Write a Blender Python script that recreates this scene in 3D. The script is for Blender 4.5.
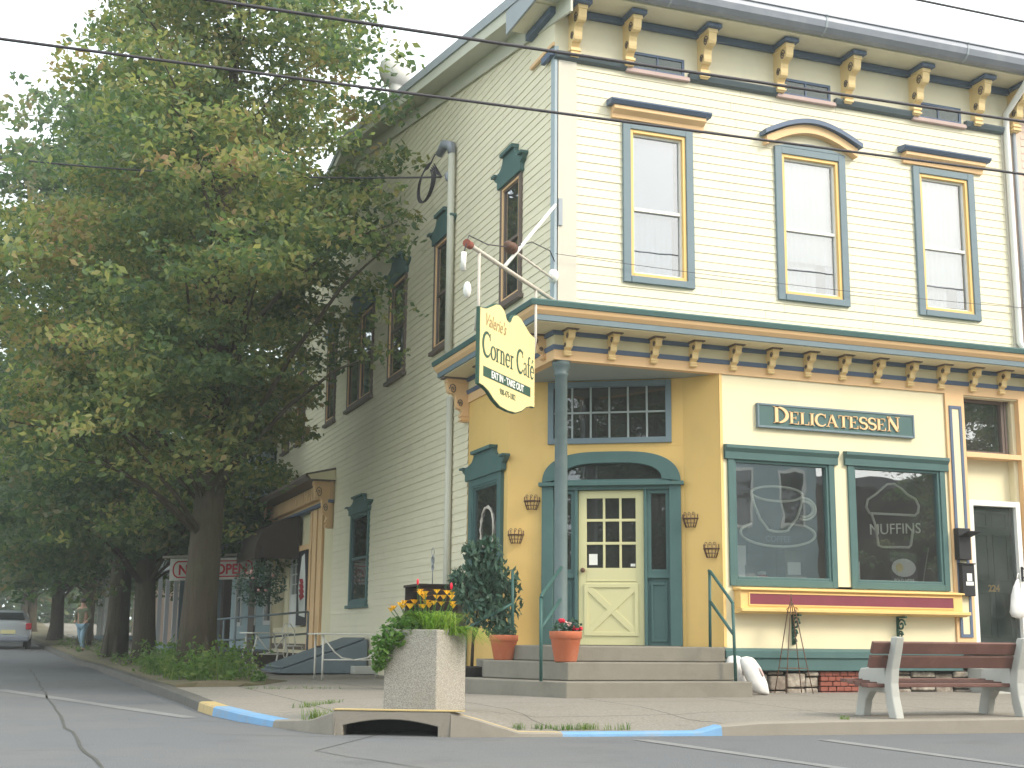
import bpy, bmesh, math, random
import numpy as np
from math import sin, cos, pi, radians, sqrt, atan2
from mathutils import Vector, Matrix
random.seed(11)
for o in list(bpy.data.objects): bpy.data.objects.remove(o, do_unlink=True)
S = bpy.context.scene
COL = S.collection

# ------------------------------------------------------------------ camera
YAW, PITCH, ROLL = radians(20.199), radians(10.889), radians(.578)
fw = Vector((sin(YAW)*cos(PITCH), cos(YAW)*cos(PITCH), sin(PITCH)))
rt = Vector((cos(YAW), -sin(YAW), 0)); up = rt.cross(fw)
rt, up = cos(ROLL)*rt + sin(ROLL)*up, -sin(ROLL)*rt + cos(ROLL)*up
cd = bpy.data.cameras.new('camera'); cam = bpy.data.objects.new('camera', cd); COL.objects.link(cam)
cam.matrix_world = Matrix(((rt.x, up.x, -fw.x, -6.022), (rt.y, up.y, -fw.y, -14.839), (rt.z, up.z, -fw.z, 0), (0, 0, 0, 1)))
cd.sensor_width = 36; cd.lens = 1333.27/1024*36; cd.clip_start = .1; cd.clip_end = 3000
S.camera = cam
# ------------------------------------------------------------------ sky, sun, exposure
SUN_AZ, SUN_EL = radians(140), radians(38)      # bearing from +Y towards +X
W = bpy.data.worlds.new('World'); S.world = W; W.use_nodes = True
nt = W.node_tree; nt.nodes.clear()
out = nt.nodes.new('ShaderNodeOutputWorld'); bg = nt.nodes.new('ShaderNodeBackground')
sky = nt.nodes.new('ShaderNodeTexSky'); sky.sky_type = 'NISHITA'; sky.sun_disc = False
sky.sun_elevation = SUN_EL; sky.sun_rotation = SUN_AZ; sky.air_density = 1.0; sky.dust_density = 6.0; sky.ozone_density = 1.0
hz = nt.nodes.new('ShaderNodeMixRGB'); hz.inputs[0].default_value = .72; hz.inputs[2].default_value = (12.4, 13.4, 13.4, 1)   # thin bright cloud veil
nt.links.new(sky.outputs[0], hz.inputs[1]); nt.links.new(hz.outputs[0], bg.inputs[0]); bg.inputs[1].default_value = .1
nt.links.new(bg.outputs[0], out.inputs[0])
sd = bpy.data.lights.new('sun', 'SUN'); sd.energy = 1.5; sd.angle = radians(14); sd.color = (1, .9, .74)
sun = bpy.data.objects.new('sun', sd); COL.objects.link(sun)
sv = Vector((sin(SUN_AZ)*cos(SUN_EL), cos(SUN_AZ)*cos(SUN_EL), sin(SUN_EL)))
sun.rotation_euler = sv.to_track_quat('Z', 'Y').to_euler(); sun.location = (20, -20, 30)
vs = S.view_settings; vs.view_transform = 'Standard'; vs.look = 'None'; vs.gamma = 1; vs.use_curve_mapping = False; vs.exposure = 1.05

# ------------------------------------------------------------------ materials
def mat(name, col, rough=.75, var=.12, scale=3.0, bump=0.0, bscale=60, metal=0, spec=.3, dirt=None, dscale=.8, stretch=None):
    m = bpy.data.materials.new(name); m.use_nodes = True; n = m.node_tree.nodes; l = m.node_tree.links
    p = n['Principled BSDF']; p.inputs['Roughness'].default_value = rough; p.inputs['Metallic'].default_value = metal
    p.inputs['Specular IOR Level'].default_value = spec
    tc = n.new('ShaderNodeTexCoord')
    nz = n.new('ShaderNodeTexNoise'); nz.inputs['Scale'].default_value = scale; nz.inputs['Detail'].default_value = 6
    if stretch:
        mp = n.new('ShaderNodeMapping'); mp.inputs['Scale'].default_value = stretch; l.new(tc.outputs['Object'], mp.inputs['Vector']); l.new(mp.outputs[0], nz.inputs['Vector'])
    else: l.new(tc.outputs['Object'], nz.inputs['Vector'])
    mx = n.new('ShaderNodeMixRGB')
    mx.inputs[1].default_value = tuple(min(1, c*(1-var)) for c in col)+(1,); mx.inputs[2].default_value = tuple(min(1, c*(1+var)) for c in col)+(1,)
    l.new(nz.outputs['Fac'], mx.inputs[0]); last = mx.outputs[0]
    if dirt:
        n2 = n.new('ShaderNodeTexNoise'); n2.inputs['Scale'].default_value = dscale; n2.inputs['Detail'].default_value = 9; n2.inputs['Roughness'].default_value = .7
        l.new(tc.outputs['Object'], n2.inputs['Vector'])
        rp = n.new('ShaderNodeMapRange'); rp.inputs[1].default_value = .5; rp.inputs[2].default_value = .78; rp.inputs[4].default_value = dirt[3]
        l.new(n2.outputs['Fac'], rp.inputs[0])
        m2 = n.new('ShaderNodeMixRGB'); m2.inputs[2].default_value = tuple(dirt[:3])+(1,)
        l.new(rp.outputs[0], m2.inputs[0]); l.new(last, m2.inputs[1]); last = m2.outputs[0]
    l.new(last, p.inputs['Base Color'])
    if bump:
        n3 = n.new('ShaderNodeTexNoise'); n3.inputs['Scale'].default_value = bscale; n3.inputs['Detail'].default_value = 4
        l.new(mp.outputs[0] if stretch else tc.outputs['Object'], n3.inputs['Vector'])
        b = n.new('ShaderNodeBump'); b.inputs['Strength'].default_value = bump; b.inputs['Distance'].default_value = .04 if bump >= 1 else .01
        l.new(n3.outputs['Fac'], b.inputs['Height']); l.new(b.outputs[0], p.inputs['Normal'])
    m['p'] = 1
    return m
M = {}
M['cream'] = mat('cream_paint', (.755, .695, .53), .6, .075, 1.5, .06, 40, dirt=(.56, .52, .42, .4), dscale=1.6, stretch=(.25, .25, 6))
M['storecream'] = mat('storefront_cream', (.75, .67, .46), .55, .05, 1.2, .04, 30, dirt=(.60, .53, .36, .4), dscale=1.3, stretch=(1.5, 1.5, .3))
M['yellow'] = mat('ochre_yellow', (.72, .48, .17), .6, .08, 1.3, .06, 30, dirt=(.55, .38, .15, .5), dscale=1.4, stretch=(1.2, 1.2, .35))
M['teal'] = mat('teal_trim', (.07, .135, .132), .5, .12, 4, dirt=(.10, .18, .17, .4), dscale=3)
M['bluegrey'] = mat('hazed_bluegrey_trim', (.16, .215, .25), .55, .1, 4)  # upper trim, its colour paled to hold brightness and haze
M['navy'] = mat('slate_blue_trim', (.105, .145, .225), .55, .1, 4)
M['peach'] = mat('peach_trim', (.76, .50, .27), .6, .07, 2, dirt=(.6, .40, .22, .3), dscale=2)
M['bead'] = mat('golden_bead', (.78, .52, .20), .55, .06, 4)
M['maroon'] = mat('maroon_paint', (.20, .045, .065), .5, .15, 5)
M['brkt'] = mat('pale_gold_bracket', (.82, .61, .31), .55, .08, 4, dirt=(.6, .42, .22, .4), dscale=5)
M['mauve'] = mat('mauve_sill', (.50, .37, .35), .6, .1, 5)
M['white'] = mat('white_paint', (.76, .75, .72), .5, .04, 4)
M['cornerb'] = mat('taupe_corner_board', (.58, .535, .46), .6, .04, 3)
M['shadedtrim'] = mat('shaded_corner_board', (.36, .42, .46), .6, .05, 3)  # shade of the side face put into the corner board's colour
M['brown'] = mat('brown_casing', (.15, .115, .10), .6, .12, 4)
M['soffit'] = mat('grey_soffit', (.34, .38, .38), .7, .06, 2)
M['slate'] = mat('slate_band', (.085, .11, .125), .55, .12, 4)
M['gutter'] = mat('galvanised_gutter', (.25, .27, .32), .45, .15, 2, metal=.3, dirt=(.45, .45, .47, .5), dscale=1.5)
M['roof'] = mat('grey_shingle', (.14, .14, .15), .9, .25, 12, .4, 25)
M['rake'] = mat('rake_board_paint', (.55, .54, .46), .6, .06, 3)
M['rakegrey'] = mat('metal_edge', (.33, .36, .40), .5, .1, 3)
M['doorY'] = mat('pale_yellow_door', (.61, .575, .33), .5, .05, 3)
M['doorG'] = mat('dark_green_door', (.032, .072, .06), .45, .15, 3)
M['steps'] = mat('worn_step_concrete', (.215, .198, .165), .9, .14, 5, .35, 90, dirt=(.13, .115, .095, .55), dscale=2.2)
M['aggr'] = None
M['post'] = mat('grey_green_column', (.11, .15, .155), .45, .18, 6, dirt=(.2, .23, .22, .4), dscale=4)
M['rail'] = mat('green_pipe_rail', (.04, .105, .095), .45, .15, 8)
M['iron'] = mat('black_iron', (.025, .025, .028), .5, .2, 10)
M['rust'] = mat('rusty_iron', (.12, .065, .045), .7, .3, 20)
M['terra'] = mat('terracotta', (.50, .15, .075), .8, .12, 6, .15, 80, dirt=(.55, .32, .22, .4), dscale=4)
M['darkpot'] = mat('dark_pot', (.035, .03, .028), .6, .2, 6)
M['soil'] = mat('soil', (.035, .025, .018), .95, .3, 20, .5, 60)
M['wood'] = mat('dark_weathered_wood', (.045, .032, .027), .8, .3, 8, .2, 30)
M['slat'] = mat('redbrown_slat', (.135, .068, .056), .6, .18, 7, .1, 50, dirt=(.28, .14, .11, .45), dscale=3)
M['conc'] = mat('bench_concrete', (.43, .43, .40), .85, .12, 6, .3, 80, dirt=(.32, .33, .30, .5), dscale=3)
M['awning'] = mat('brown_awning_cloth', (.062, .046, .038), .85, .15, 6)
M['signY'] = mat('sign_yellow', (.77, .63, .31), .5, .05, 3)
M['signG'] = mat('sign_green', (.03, .085, .06), .5, .1, 4)
M['letter'] = mat('dark_green_letter', (.045, .10, .07), .5, .1, 6)
M['gold'] = mat('tan_letter', (.34, .25, .12), .5, .1, 6)
M['peachlet'] = mat('peach_letter', (.86, .56, .30), .5, .05, 6)
M['red'] = mat('sign_red', (.55, .03, .05), .5, .05, 6)
M['bagw'] = mat('white_plastic_sack', (.74, .73, .72), .45, .06, 5, .3, 18)
M['steel'] = mat('pale_pipe', (.55, .50, .44), .5, .12, 8)
M['blk'] = mat('black_cable', (.05, .045, .055), .55, .1, 5)
M['paper'] = mat('white_paper', (.78, .78, .74), .8, .03, 5)
M['neon'] = mat('unlit_neon_tube', (.80, .79, .68), .3, .05, 5)
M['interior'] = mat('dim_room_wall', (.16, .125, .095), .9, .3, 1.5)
M['curtain'] = mat('white_curtain', (.70, .70, .67), .9, .06, 5)
M['shade'] = mat('sky_tinted_shade', (.36, .42, .49), .9, .05, 3)  # white blind, the sky's reflection put into its blue
M['bulk'] = mat('bluegrey_bulkhead', (.15, .185, .21), .6, .12, 3)
M['tabw'] = mat('offwhite_metal', (.62, .60, .54), .5, .1, 6)
M['bluesid'] = mat('pale_blue_siding', (.36, .45, .48), .7, .06, 2)
M['pinksid'] = mat('pinkish_siding', (.66, .52, .44), .7, .05, 2)
M['grysid'] = mat('grey_siding', (.36, .36, .37), .7, .08, 2)
M['brickh'] = mat('brick_red', (.26, .085, .06), .85, .25, 12, .3, 30)
M['kerb'] = mat('kerb_concrete', (.25, .225, .19), .9, .16, 3, .3, 80, dirt=(.17, .15, .12, .6), dscale=1.6)
M['kblue'] = mat('blue_kerb_paint', (.16, .31, .50), .75, .14, 6, .2, 60, dirt=(.27, .27, .26, .95), dscale=4)
M['kyel'] = mat('yellow_kerb_paint', (.44, .33, .15), .7, .14, 6, .2, 60, dirt=(.25, .225, .19, .95), dscale=7)
M['line'] = mat('worn_white_line', (.20, .20, .20), .8, .15, 6, .2, 60, dirt=(.13, .13, .14, .95), dscale=7)
M['kerbd'] = mat('dark_kerb', (.10, .096, .085), .9, .2, 4, .3, 60, dirt=(.16, .15, .12, .5), dscale=1.2)
M['crack'] = mat('tar_crack', (.075, .076, .068), .9, .3, 10)
M['bark'] = mat('bark', (.075, .06, .042), .95, .4, 9, 1.0, 26, dirt=(.085, .10, .055, .8), dscale=1.3, stretch=(1, 1, .16))
M['carp'] = mat('silver_car_paint', (.50, .52, .55), .3, .04, 3, metal=.4)
M['cargl'] = mat('car_glass', (.02, .024, .028), .08, .1, 3, spec=.6)
M['tyre'] = mat('tyre_rubber', (.02, .02, .02), .8, .1, 10)
M['tail'] = mat('tail_lamp_red', (.45, .02, .03), .25, .1, 10)
M['plate'] = mat('plate_yellow', (.75, .68, .36), .5, .05, 10)
M['skin'] = mat('skin', (.45, .26, .19), .6, .08, 10)
M['hair'] = mat('hair_dark', (.03, .02, .015), .7, .2, 30)
M['jacket'] = mat('olive_cloth', (.13, .14, .085), .9, .15, 12)
M['jeans'] = mat('pale_jeans', (.23, .34, .42), .9, .15, 12)
M['petalY'] = mat('yellow_petal', (.85, .50, .03), .6, .15, 15)
M['petalR'] = mat('red_petal', (.62, .02, .05), .6, .2, 15)
M['petalP'] = mat('pink_petal', (.75, .45, .42), .6, .15, 15)
M['lawn'] = mat('lawn_grass', (.07, .13, .03), .95, .3, 2, .4, 30)
M['verge'] = mat('verge_dirt', (.13, .11, .07), .95, .3, 3, .5, 40, dirt=(.06, .095, .03, .8), dscale=1.2)
M['asph'] = None

def nodes_of(name):
    m = bpy.data.materials.new(name); m.use_nodes = True
    return m, m.node_tree.nodes, m.node_tree.links, m.node_tree.nodes['Principled BSDF']

def speckle(name, base, dark, light, scale, rough=.9, bump=.4, big=None, joints=None):
    m, n, l, p = nodes_of(name); p.inputs['Roughness'].default_value = rough; p.inputs['Specular IOR Level'].default_value = .25
    tc = n.new('ShaderNodeTexCoord')
    v = n.new('ShaderNodeTexNoise'); v.inputs['Scale'].default_value = scale; v.inputs['Detail'].default_value = 3; l.new(tc.outputs['Object'], v.inputs['Vector'])
    r = n.new('ShaderNodeValToRGB'); e = r.color_ramp.elements
    e[0].position = .32; e[0].color = tuple(dark)+(1,); e[1].position = .68; e[1].color = tuple(light)+(1,); k = e.new(.5); k.color = tuple(base)+(1,)
    l.new(v.outputs['Fac'], r.inputs[0]); last = r.outputs[0]
    for (sc, c, lo, hi, am) in (big or []):
        q = n.new('ShaderNodeTexNoise'); q.inputs['Scale'].default_value = sc; q.inputs['Detail'].default_value = 8; q.inputs['Roughness'].default_value = .65
        l.new(tc.outputs['Object'], q.inputs['Vector'])
        mr = n.new('ShaderNodeMapRange'); mr.inputs[1].default_value = lo; mr.inputs[2].default_value = hi; mr.inputs[4].default_value = am; l.new(q.outputs['Fac'], mr.inputs[0])
        x = n.new('ShaderNodeMixRGB'); x.inputs[2].default_value = tuple(c)+(1,); l.new(mr.outputs[0], x.inputs[0]); l.new(last, x.inputs[1]); last = x.outputs[0]
    if joints:
        bt = n.new('ShaderNodeTexBrick'); bt.offset = joints[3]; bt.inputs['Scale'].default_value = 1; bt.inputs['Brick Width'].default_value = joints[0]; bt.inputs['Row Height'].default_value = joints[1]
        bt.inputs['Mortar Size'].default_value = joints[2]; bt.inputs['Mortar Smooth'].default_value = .3
        l.new(tc.outputs['Object'], bt.inputs['Vector'])
        x = n.new('ShaderNodeMixRGB'); x.inputs[2].default_value = tuple(c*.45 for c in base)+(1,); l.new(bt.outputs['Fac'], x.inputs[0]); l.new(last, x.inputs[1]); last = x.outputs[0]
    l.new(last, p.inputs['Base Color'])
    b = n.new('ShaderNodeBump'); b.inputs['Strength'].default_value = bump; b.inputs['Distance'].default_value = .008
    l.new(v.outputs['Fac'], b.inputs['Height']); l.new(b.outputs[0], p.inputs['Normal'])
    return m
M['aggr'] = speckle('exposed_aggregate', (.34, .315, .275), (.22, .20, .175), (.46, .43, .37), 120, big=[(2.5, (.30, .26, .2), .52, .75, .5)])
M['asph'] = speckle('asphalt', (.128, .132, .14), (.088, .092, .098), (.172, .175, .182), 95, bump=.5,
                    big=[(.35, (.165, .16, .15), .45, .7, .75), (1.6, (.09, .092, .096), .55, .72, .5), (6, (.2, .2, .2), .6, .8, .35)])
M['walk'] = speckle('sidewalk_concrete', (.225, .205, .178), (.18, .164, .14), (.27, .25, .22), 40, bump=.25,
                    big=[(.7, (.19, .17, .145), .5, .75, .7), (3, (.15, .125, .1), .6, .76, .6)], joints=(1.5, 1.5, .012, 0))
M['stone'] = speckle('rubble_stone', (.33, .29, .24), (.17, .14, .12), (.50, .45, .38), 14, bump=.8, big=[(3, (.18, .14, .11), .45, .6, .8)])

def glass(name, tint=(.90, .93, .93), refl=.26, rough=.01, lift_film=.028):
    m, n, l, p = nodes_of(name); n.remove(p); o = n['Material Output']
    t = n.new('ShaderNodeBsdfTransparent'); t.inputs[0].default_value = tuple(tint)+(1,)
    g = n.new('ShaderNodeBsdfGlossy'); g.inputs['Roughness'].default_value = rough; g.inputs[0].default_value = (.95, .97, 1, 1)
    f = n.new('ShaderNodeFresnel'); f.inputs[0].default_value = 1.5
    tc = n.new('ShaderNodeTexCoord'); nz = n.new('ShaderNodeTexNoise'); nz.inputs['Scale'].default_value = 1.3; l.new(tc.outputs['Object'], nz.inputs['Vector'])
    b = n.new('ShaderNodeBump'); b.inputs['Strength'].default_value = .08; b.inputs['Distance'].default_value = .02; l.new(nz.outputs['Fac'], b.inputs['Height'])
    l.new(b.outputs[0], g.inputs['Normal'])
    a = n.new('ShaderNodeMath'); a.operation = 'ADD'; a.inputs[1].default_value = refl; a.use_clamp = True; l.new(f.outputs[0], a.inputs[0])
    mx = n.new('ShaderNodeMixShader'); l.new(a.outputs[0], mx.inputs[0]); l.new(t.outputs[0], mx.inputs[1]); l.new(g.outputs[0], mx.inputs[2])
    df = n.new('ShaderNodeBsdfDiffuse'); df.inputs[0].default_value = (.62, .63, .62, 1); n4 = n.new('ShaderNodeTexNoise'); n4.inputs['Scale'].default_value = 2.2; n4.inputs['Detail'].default_value = 7; l.new(tc.outputs['Object'], n4.inputs['Vector'])  # pale dusty film mixed in to lift the dark of the panes
    mr = n.new('ShaderNodeMapRange'); mr.inputs[1].default_value = .3; mr.inputs[2].default_value = .75; mr.inputs[3].default_value = lift_film*.5; mr.inputs[4].default_value = lift_film*1.6; l.new(n4.outputs['Fac'], mr.inputs[0])
    m2 = n.new('ShaderNodeMixShader'); l.new(mr.outputs[0], m2.inputs[0]); l.new(mx.outputs[0], m2.inputs[1]); l.new(df.outputs[0], m2.inputs[2]); l.new(m2.outputs[0], o.inputs[0]); return m
M['glass'] = glass('window_glass')
M['glassup'] = glass('upper_window_glass', (.8, .83, .86), .22, lift_film=.04)
M['glasslow'] = glass('storm_door_glass', (.8, .84, .82), .0, lift_film=.06)
M['glassd'] = glass('dark_window_glass', (.35, .38, .38), .08, lift_film=.04)

def leafmat(name, cols, nscale=.55, trans=.42, hue=None):
    """leaf colours: clump-wide noise picks the tone, each leaf varies on its own"""
    m, n, l, p = nodes_of(name); o = n['Material Output']
    tc = n.new('ShaderNodeTexCoord'); nz = n.new('ShaderNodeTexNoise'); nz.inputs['Scale'].default_value = nscale; nz.inputs['Detail'].default_value = 4
    l.new(tc.outputs['Object'], nz.inputs['Vector'])
    ge = n.new('ShaderNodeNewGeometry')
    ad = n.new('ShaderNodeMath'); ad.operation = 'MULTIPLY_ADD'; ad.inputs[1].default_value = .34; l.new(ge.outputs['Random Per Island'], ad.inputs[0])
    sb = n.new('ShaderNodeMath'); sb.operation = 'SUBTRACT'; sb.inputs[1].default_value = .17; l.new(nz.outputs['Fac'], sb.inputs[0]); l.new(sb.outputs[0], ad.inputs[2])
    r = n.new('ShaderNodeValToRGB'); e = r.color_ramp.elements
    e[0].position = cols[0][0]; e[0].color = tuple(cols[0][1])+(1,); e[1].position = cols[-1][0]; e[1].color = tuple(cols[-1][1])+(1,)
    for (ps, c) in cols[1:-1]:
        k = e.new(ps); k.color = tuple(c)+(1,)
    l.new(ad.outputs[0], r.inputs[0])
    p.inputs['Roughness'].default_value = .55; p.inputs['Specular IOR Level'].default_value = .3
    l.new(r.outputs[0], p.inputs['Base Color'])
    t = n.new('ShaderNodeBsdfTranslucent'); br = n.new('ShaderNodeMixRGB'); br.blend_type = 'MULTIPLY'; br.inputs[0].default_value = 1; br.inputs[2].default_value = (1.9, 2.1, 1.5, 1); l.new(r.outputs[0], br.inputs[1]); l.new(br.outputs[0], t.inputs[0])
    mx = n.new('ShaderNodeMixShader'); mx.inputs[0].default_value = trans
    l.new(p.outputs[0], mx.inputs[1]); l.new(t.outputs[0], mx.inputs[2]); l.new(mx.outputs[0], o.inputs[0]); return m
M['leaf'] = leafmat('street_tree_leaves', [(.24, (.046, .082, .042)), (.40, (.080, .122, .052)), (.53, (.14, .17, .062)), (.65, (.235, .22, .085)), (.80, (.26, .165, .095))])
M['leaf2'] = leafmat('shade_tree_leaves', [(.25, (.038, .072, .042)), (.45, (.064, .105, .054)), (.6, (.105, .138, .062)), (.78, (.19, .145, .085))])
M['leafw'] = leafmat('weed_leaves', [(.25, (.05, .10, .025)), (.55, (.10, .17, .04)), (.8, (.20, .22, .07))], 2)
M['leafb'] = leafmat('bright_leaves', [(.25, (.085, .18, .025)), (.55, (.17, .29, .04)), (.8, (.30, .36, .09))], 3, .3)
M['leafg'] = leafmat('mid_green_leaves', [(.25, (.045, .11, .025)), (.55, (.08, .17, .035)), (.8, (.13, .21, .05))], 3, .3)
M['leafd'] = leafmat('dark_shrub_leaves', [(.25, (.032, .072, .055)), (.55, (.058, .115, .082)), (.8, (.13, .19, .14))], 3, .2)

# ------------------------------------------------------------------ mesh helpers
Z = Vector((0, 0, 1))
class Fr:
    """a facade frame: a runs along u, z up, d outwards along n"""
    def __init__(s, o, u, n): s.o = Vector(o); s.u = Vector(u).normalized(); s.n = Vector(n).normalized()
    def P(s, a, z, d=0): return s.o + s.u*a + Z*z + s.n*d
class MB:
    def __init__(s): s.v = []; s.f = []; s.sm = []; s.mi = []; s.cur = 0
    def face(s, idx, smooth=False): s.f.append(tuple(idx)); s.sm.append(smooth); s.mi.append(s.cur)
    def add(s, pts, faces, smooth=False):
        b = len(s.v); s.v += [tuple(p) for p in pts]
        for f in faces: s.face([b+i for i in f], smooth)
        return s
    def hexa(s, p):   # 8 points: bottom 0-3, top 4-7
        return s.add(p, [(3, 2, 1, 0), (4, 5, 6, 7), (0, 1, 5, 4), (1, 2, 6, 5), (2, 3, 7, 6), (3, 0, 4, 7)])
    def box(s, x0, y0, z0, x1, y1, z1):
        return s.hexa([(x0, y0, z0), (x1, y0, z0), (x1, y1, z0), (x0, y1, z0), (x0, y0, z1), (x1, y0, z1), (x1, y1, z1), (x0, y1, z1)])
    def fbox(s, F, a0, a1, z0, z1, d0, d1):
        P = F.P
        return s.hexa([P(a0, z0, d0), P(a1, z0, d0), P(a1, z0, d1), P(a0, z0, d1), P(a0, z1, d0), P(a1, z1, d0), P(a1, z1, d1), P(a0, z1, d1)])
    def fring(s, F, a0, a1, z0, z1, w, d0, d1):
        s.fbox(F, a0, a0+w, z0, z1, d0, d1); s.fbox(F, a1-w, a1, z0, z1, d0, d1)
        s.fbox(F, a0+w, a1-w, z0, z0+w, d0, d1); s.fbox(F, a0+w, a1-w, z1-w, z1, d0, d1); return s
    def fprism(s, F, pts, d0, d1):
        n = len(pts); p = [F.P(a, z, d0) for a, z in pts]+[F.P(a, z, d1) for a, z in pts]
        return s.add(p, [tuple(range(n-1, -1, -1)), tuple(range(n, 2*n))]+[(i, (i+1) % n, n+(i+1) % n, n+i) for i in range(n)])
    def fprofile(s, F, prof, a0, a1):
        """a profile of (d,z) points swept along a"""
        n = len(prof); p = [F.P(a0, z, d) for d, z in prof]+[F.P(a1, z, d) for d, z in prof]
        return s.add(p, [tuple(range(n-1, -1, -1)), tuple(range(n, 2*n))]+[(i, (i+1) % n, n+(i+1) % n, n+i) for i in range(n)])
    def fquad(s, F, a0, a1, z0, z1, d): return s.add([F.P(a0, z0, d), F.P(a1, z0, d), F.P(a1, z1, d), F.P(a0, z1, d)], [(0, 1, 2, 3) if F.u.cross(Z).dot(F.n) > 0 else (3, 2, 1, 0)])
    def poly(s, pts, z0, z1):
        n = len(pts); p = [(x, y, z0) for x, y in pts]+[(x, y, z1) for x, y in pts]
        return s.add(p, [tuple(range(n-1, -1, -1)), tuple(range(n, 2*n))]+[(i, (i+1) % n, n+(i+1) % n, n+i) for i in range(n)])
    def tube(s, path, r, seg=8, closed=False, smooth=True):
        pts = [Vector(p) for p in path]; n = len(pts); R = r if isinstance(r, (list, tuple)) else [r]*n
        rings = []; prev = None
        for i, p in enumerate(pts):
            t = (pts[(i+1) % n]-pts[i-1]) if closed else (pts[min(i+1, n-1)]-pts[max(i-1, 0)])
            if t.length < 1e-9: t = Vector((0, 0, 1))
            t.normalize()
            if prev is None:
                a = t.cross(Z) if abs(t.z) < .95 else t.cross(Vector((1, 0, 0)))
            else: a = prev-t*prev.dot(t)
            a.normalize(); prev = a; b = t.cross(a)
            rings.append([p+(a*cos(2*pi*k/seg)+b*sin(2*pi*k/seg))*R[i] for k in range(seg)])
        base = len(s.v); s.v += [tuple(q) for rr in rings for q in rr]
        for i in range(n if closed else n-1):
            j = (i+1) % n
            for k in range(seg):
                k2 = (k+1) % seg; s.face((base+i*seg+k, base+i*seg+k2, base+j*seg+k2, base+j*seg+k), smooth)
        if not closed:
            s.face([base+k for k in range(seg-1, -1, -1)]); s.face([base+(n-1)*seg+k for k in range(seg)])
        return s
    def lathe(s, prof, c=(0, 0, 0), seg=20, smooth=True):
        base = len(s.v); n = len(prof)
        for r, z in prof:
            for k in range(seg): s.v.append((c[0]+r*cos(2*pi*k/seg), c[1]+r*sin(2*pi*k/seg), c[2]+z))
        for i in range(n-1):
            for k in range(seg):
                k2 = (k+1) % seg; s.face((base+i*seg+k, base+i*seg+k2, base+(i+1)*seg+k2, base+(i+1)*seg+k), smooth)
        s.face([base+k for k in range(seg-1, -1, -1)]); s.face([base+(n-1)*seg+k for k in range(seg)])
        return s
    def blob(s, c, rx, ry, rz, seg=10, rings=6):
        prof = [(max(1e-4, sin(pi*i/rings)), -cos(pi*i/rings)) for i in range(rings+1)]
        b = len(s.v); s.lathe(prof, (0, 0, 0), seg)
        for i in range(b, len(s.v)):
            x, y, z = s.v[i]; s.v[i] = (c[0]+x*rx, c[1]+y*ry, c[2]+z*rz)
        return s
    def build(s, name, m, parent=None, bevel=0, kind=None, off=None):
        me = bpy.data.meshes.new(name)
        v = s.v if off is None else [(x-off[0], y-off[1], z-off[2]) for x, y, z in s.v]
        me.from_pydata(v, [], s.f)
        me.polygons.foreach_set('use_smooth', s.sm)
        for q in (m if isinstance(m, list) else [m]): me.materials.append(M[q] if isinstance(q, str) else q)
        if isinstance(m, list): me.polygons.foreach_set('material_index', s.mi)
        if len(s.f) > 1: bm = bmesh.new(); bm.from_mesh(me); bmesh.ops.recalc_face_normals(bm, faces=bm.faces); bm.to_mesh(me); bm.free()
        me.update()
        o = bpy.data.objects.new(name, me); COL.objects.link(o)
        if parent: o.parent = parent
        if bevel:
            b = o.modifiers.new('bevel', 'BEVEL'); b.width = bevel; b.segments = 2; b.limit_method = 'ANGLE'; b.angle_limit = radians(50); b.harden_normals = False
        if kind: o['kind'] = kind
        return o
def tag(o, label, cat, group=None):
    o['label'] = label; o['category'] = cat
    if group: o['group'] = group
    return o
def thing(name, label, cat, loc=(0, 0, 0), rz=0, group=None):
    o = bpy.data.objects.new(name, None); COL.objects.link(o); o.empty_display_size = .2
    o.location = loc; o.rotation_euler = (0, 0, rz); return tag(o, label, cat, group)
def dup(root, loc, rz, label, group=None, scale=None):
    def cp(o, par):
        c = o.copy(); COL.objects.link(c); c.parent = par
        for ch in list(o.children): cp(ch, c)
        return c
    r = cp(root, None); r.location = loc; r.rotation_euler = (0, 0, rz); r['label'] = label
    if scale: r.scale = scale
    if group: r['group'] = group
    return r
def text(body, size, F, a, z, d, ext, m, parent, name='lettering', align='CENTER', shear=0, xs=1, bold=0, slope=0):
    c = bpy.data.curves.new(name, 'FONT'); c.body = body; c.size = size; c.extrude = ext; c.align_x = align; c.shear = shear; c.offset = bold; c.resolution_u = 3
    t = bpy.data.objects.new('t', c); me = bpy.data.meshes.new_from_object(t); bpy.data.objects.remove(t)
    for v in me.vertices:
        x, y, w = v.co; v.co = F.P(a+x*xs, z+y+slope*x*xs, d+w)
    me.materials.clear(); me.materials.append(M[m]); o = bpy.data.objects.new(name, me); COL.objects.link(o); o.parent = parent; return o

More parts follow.
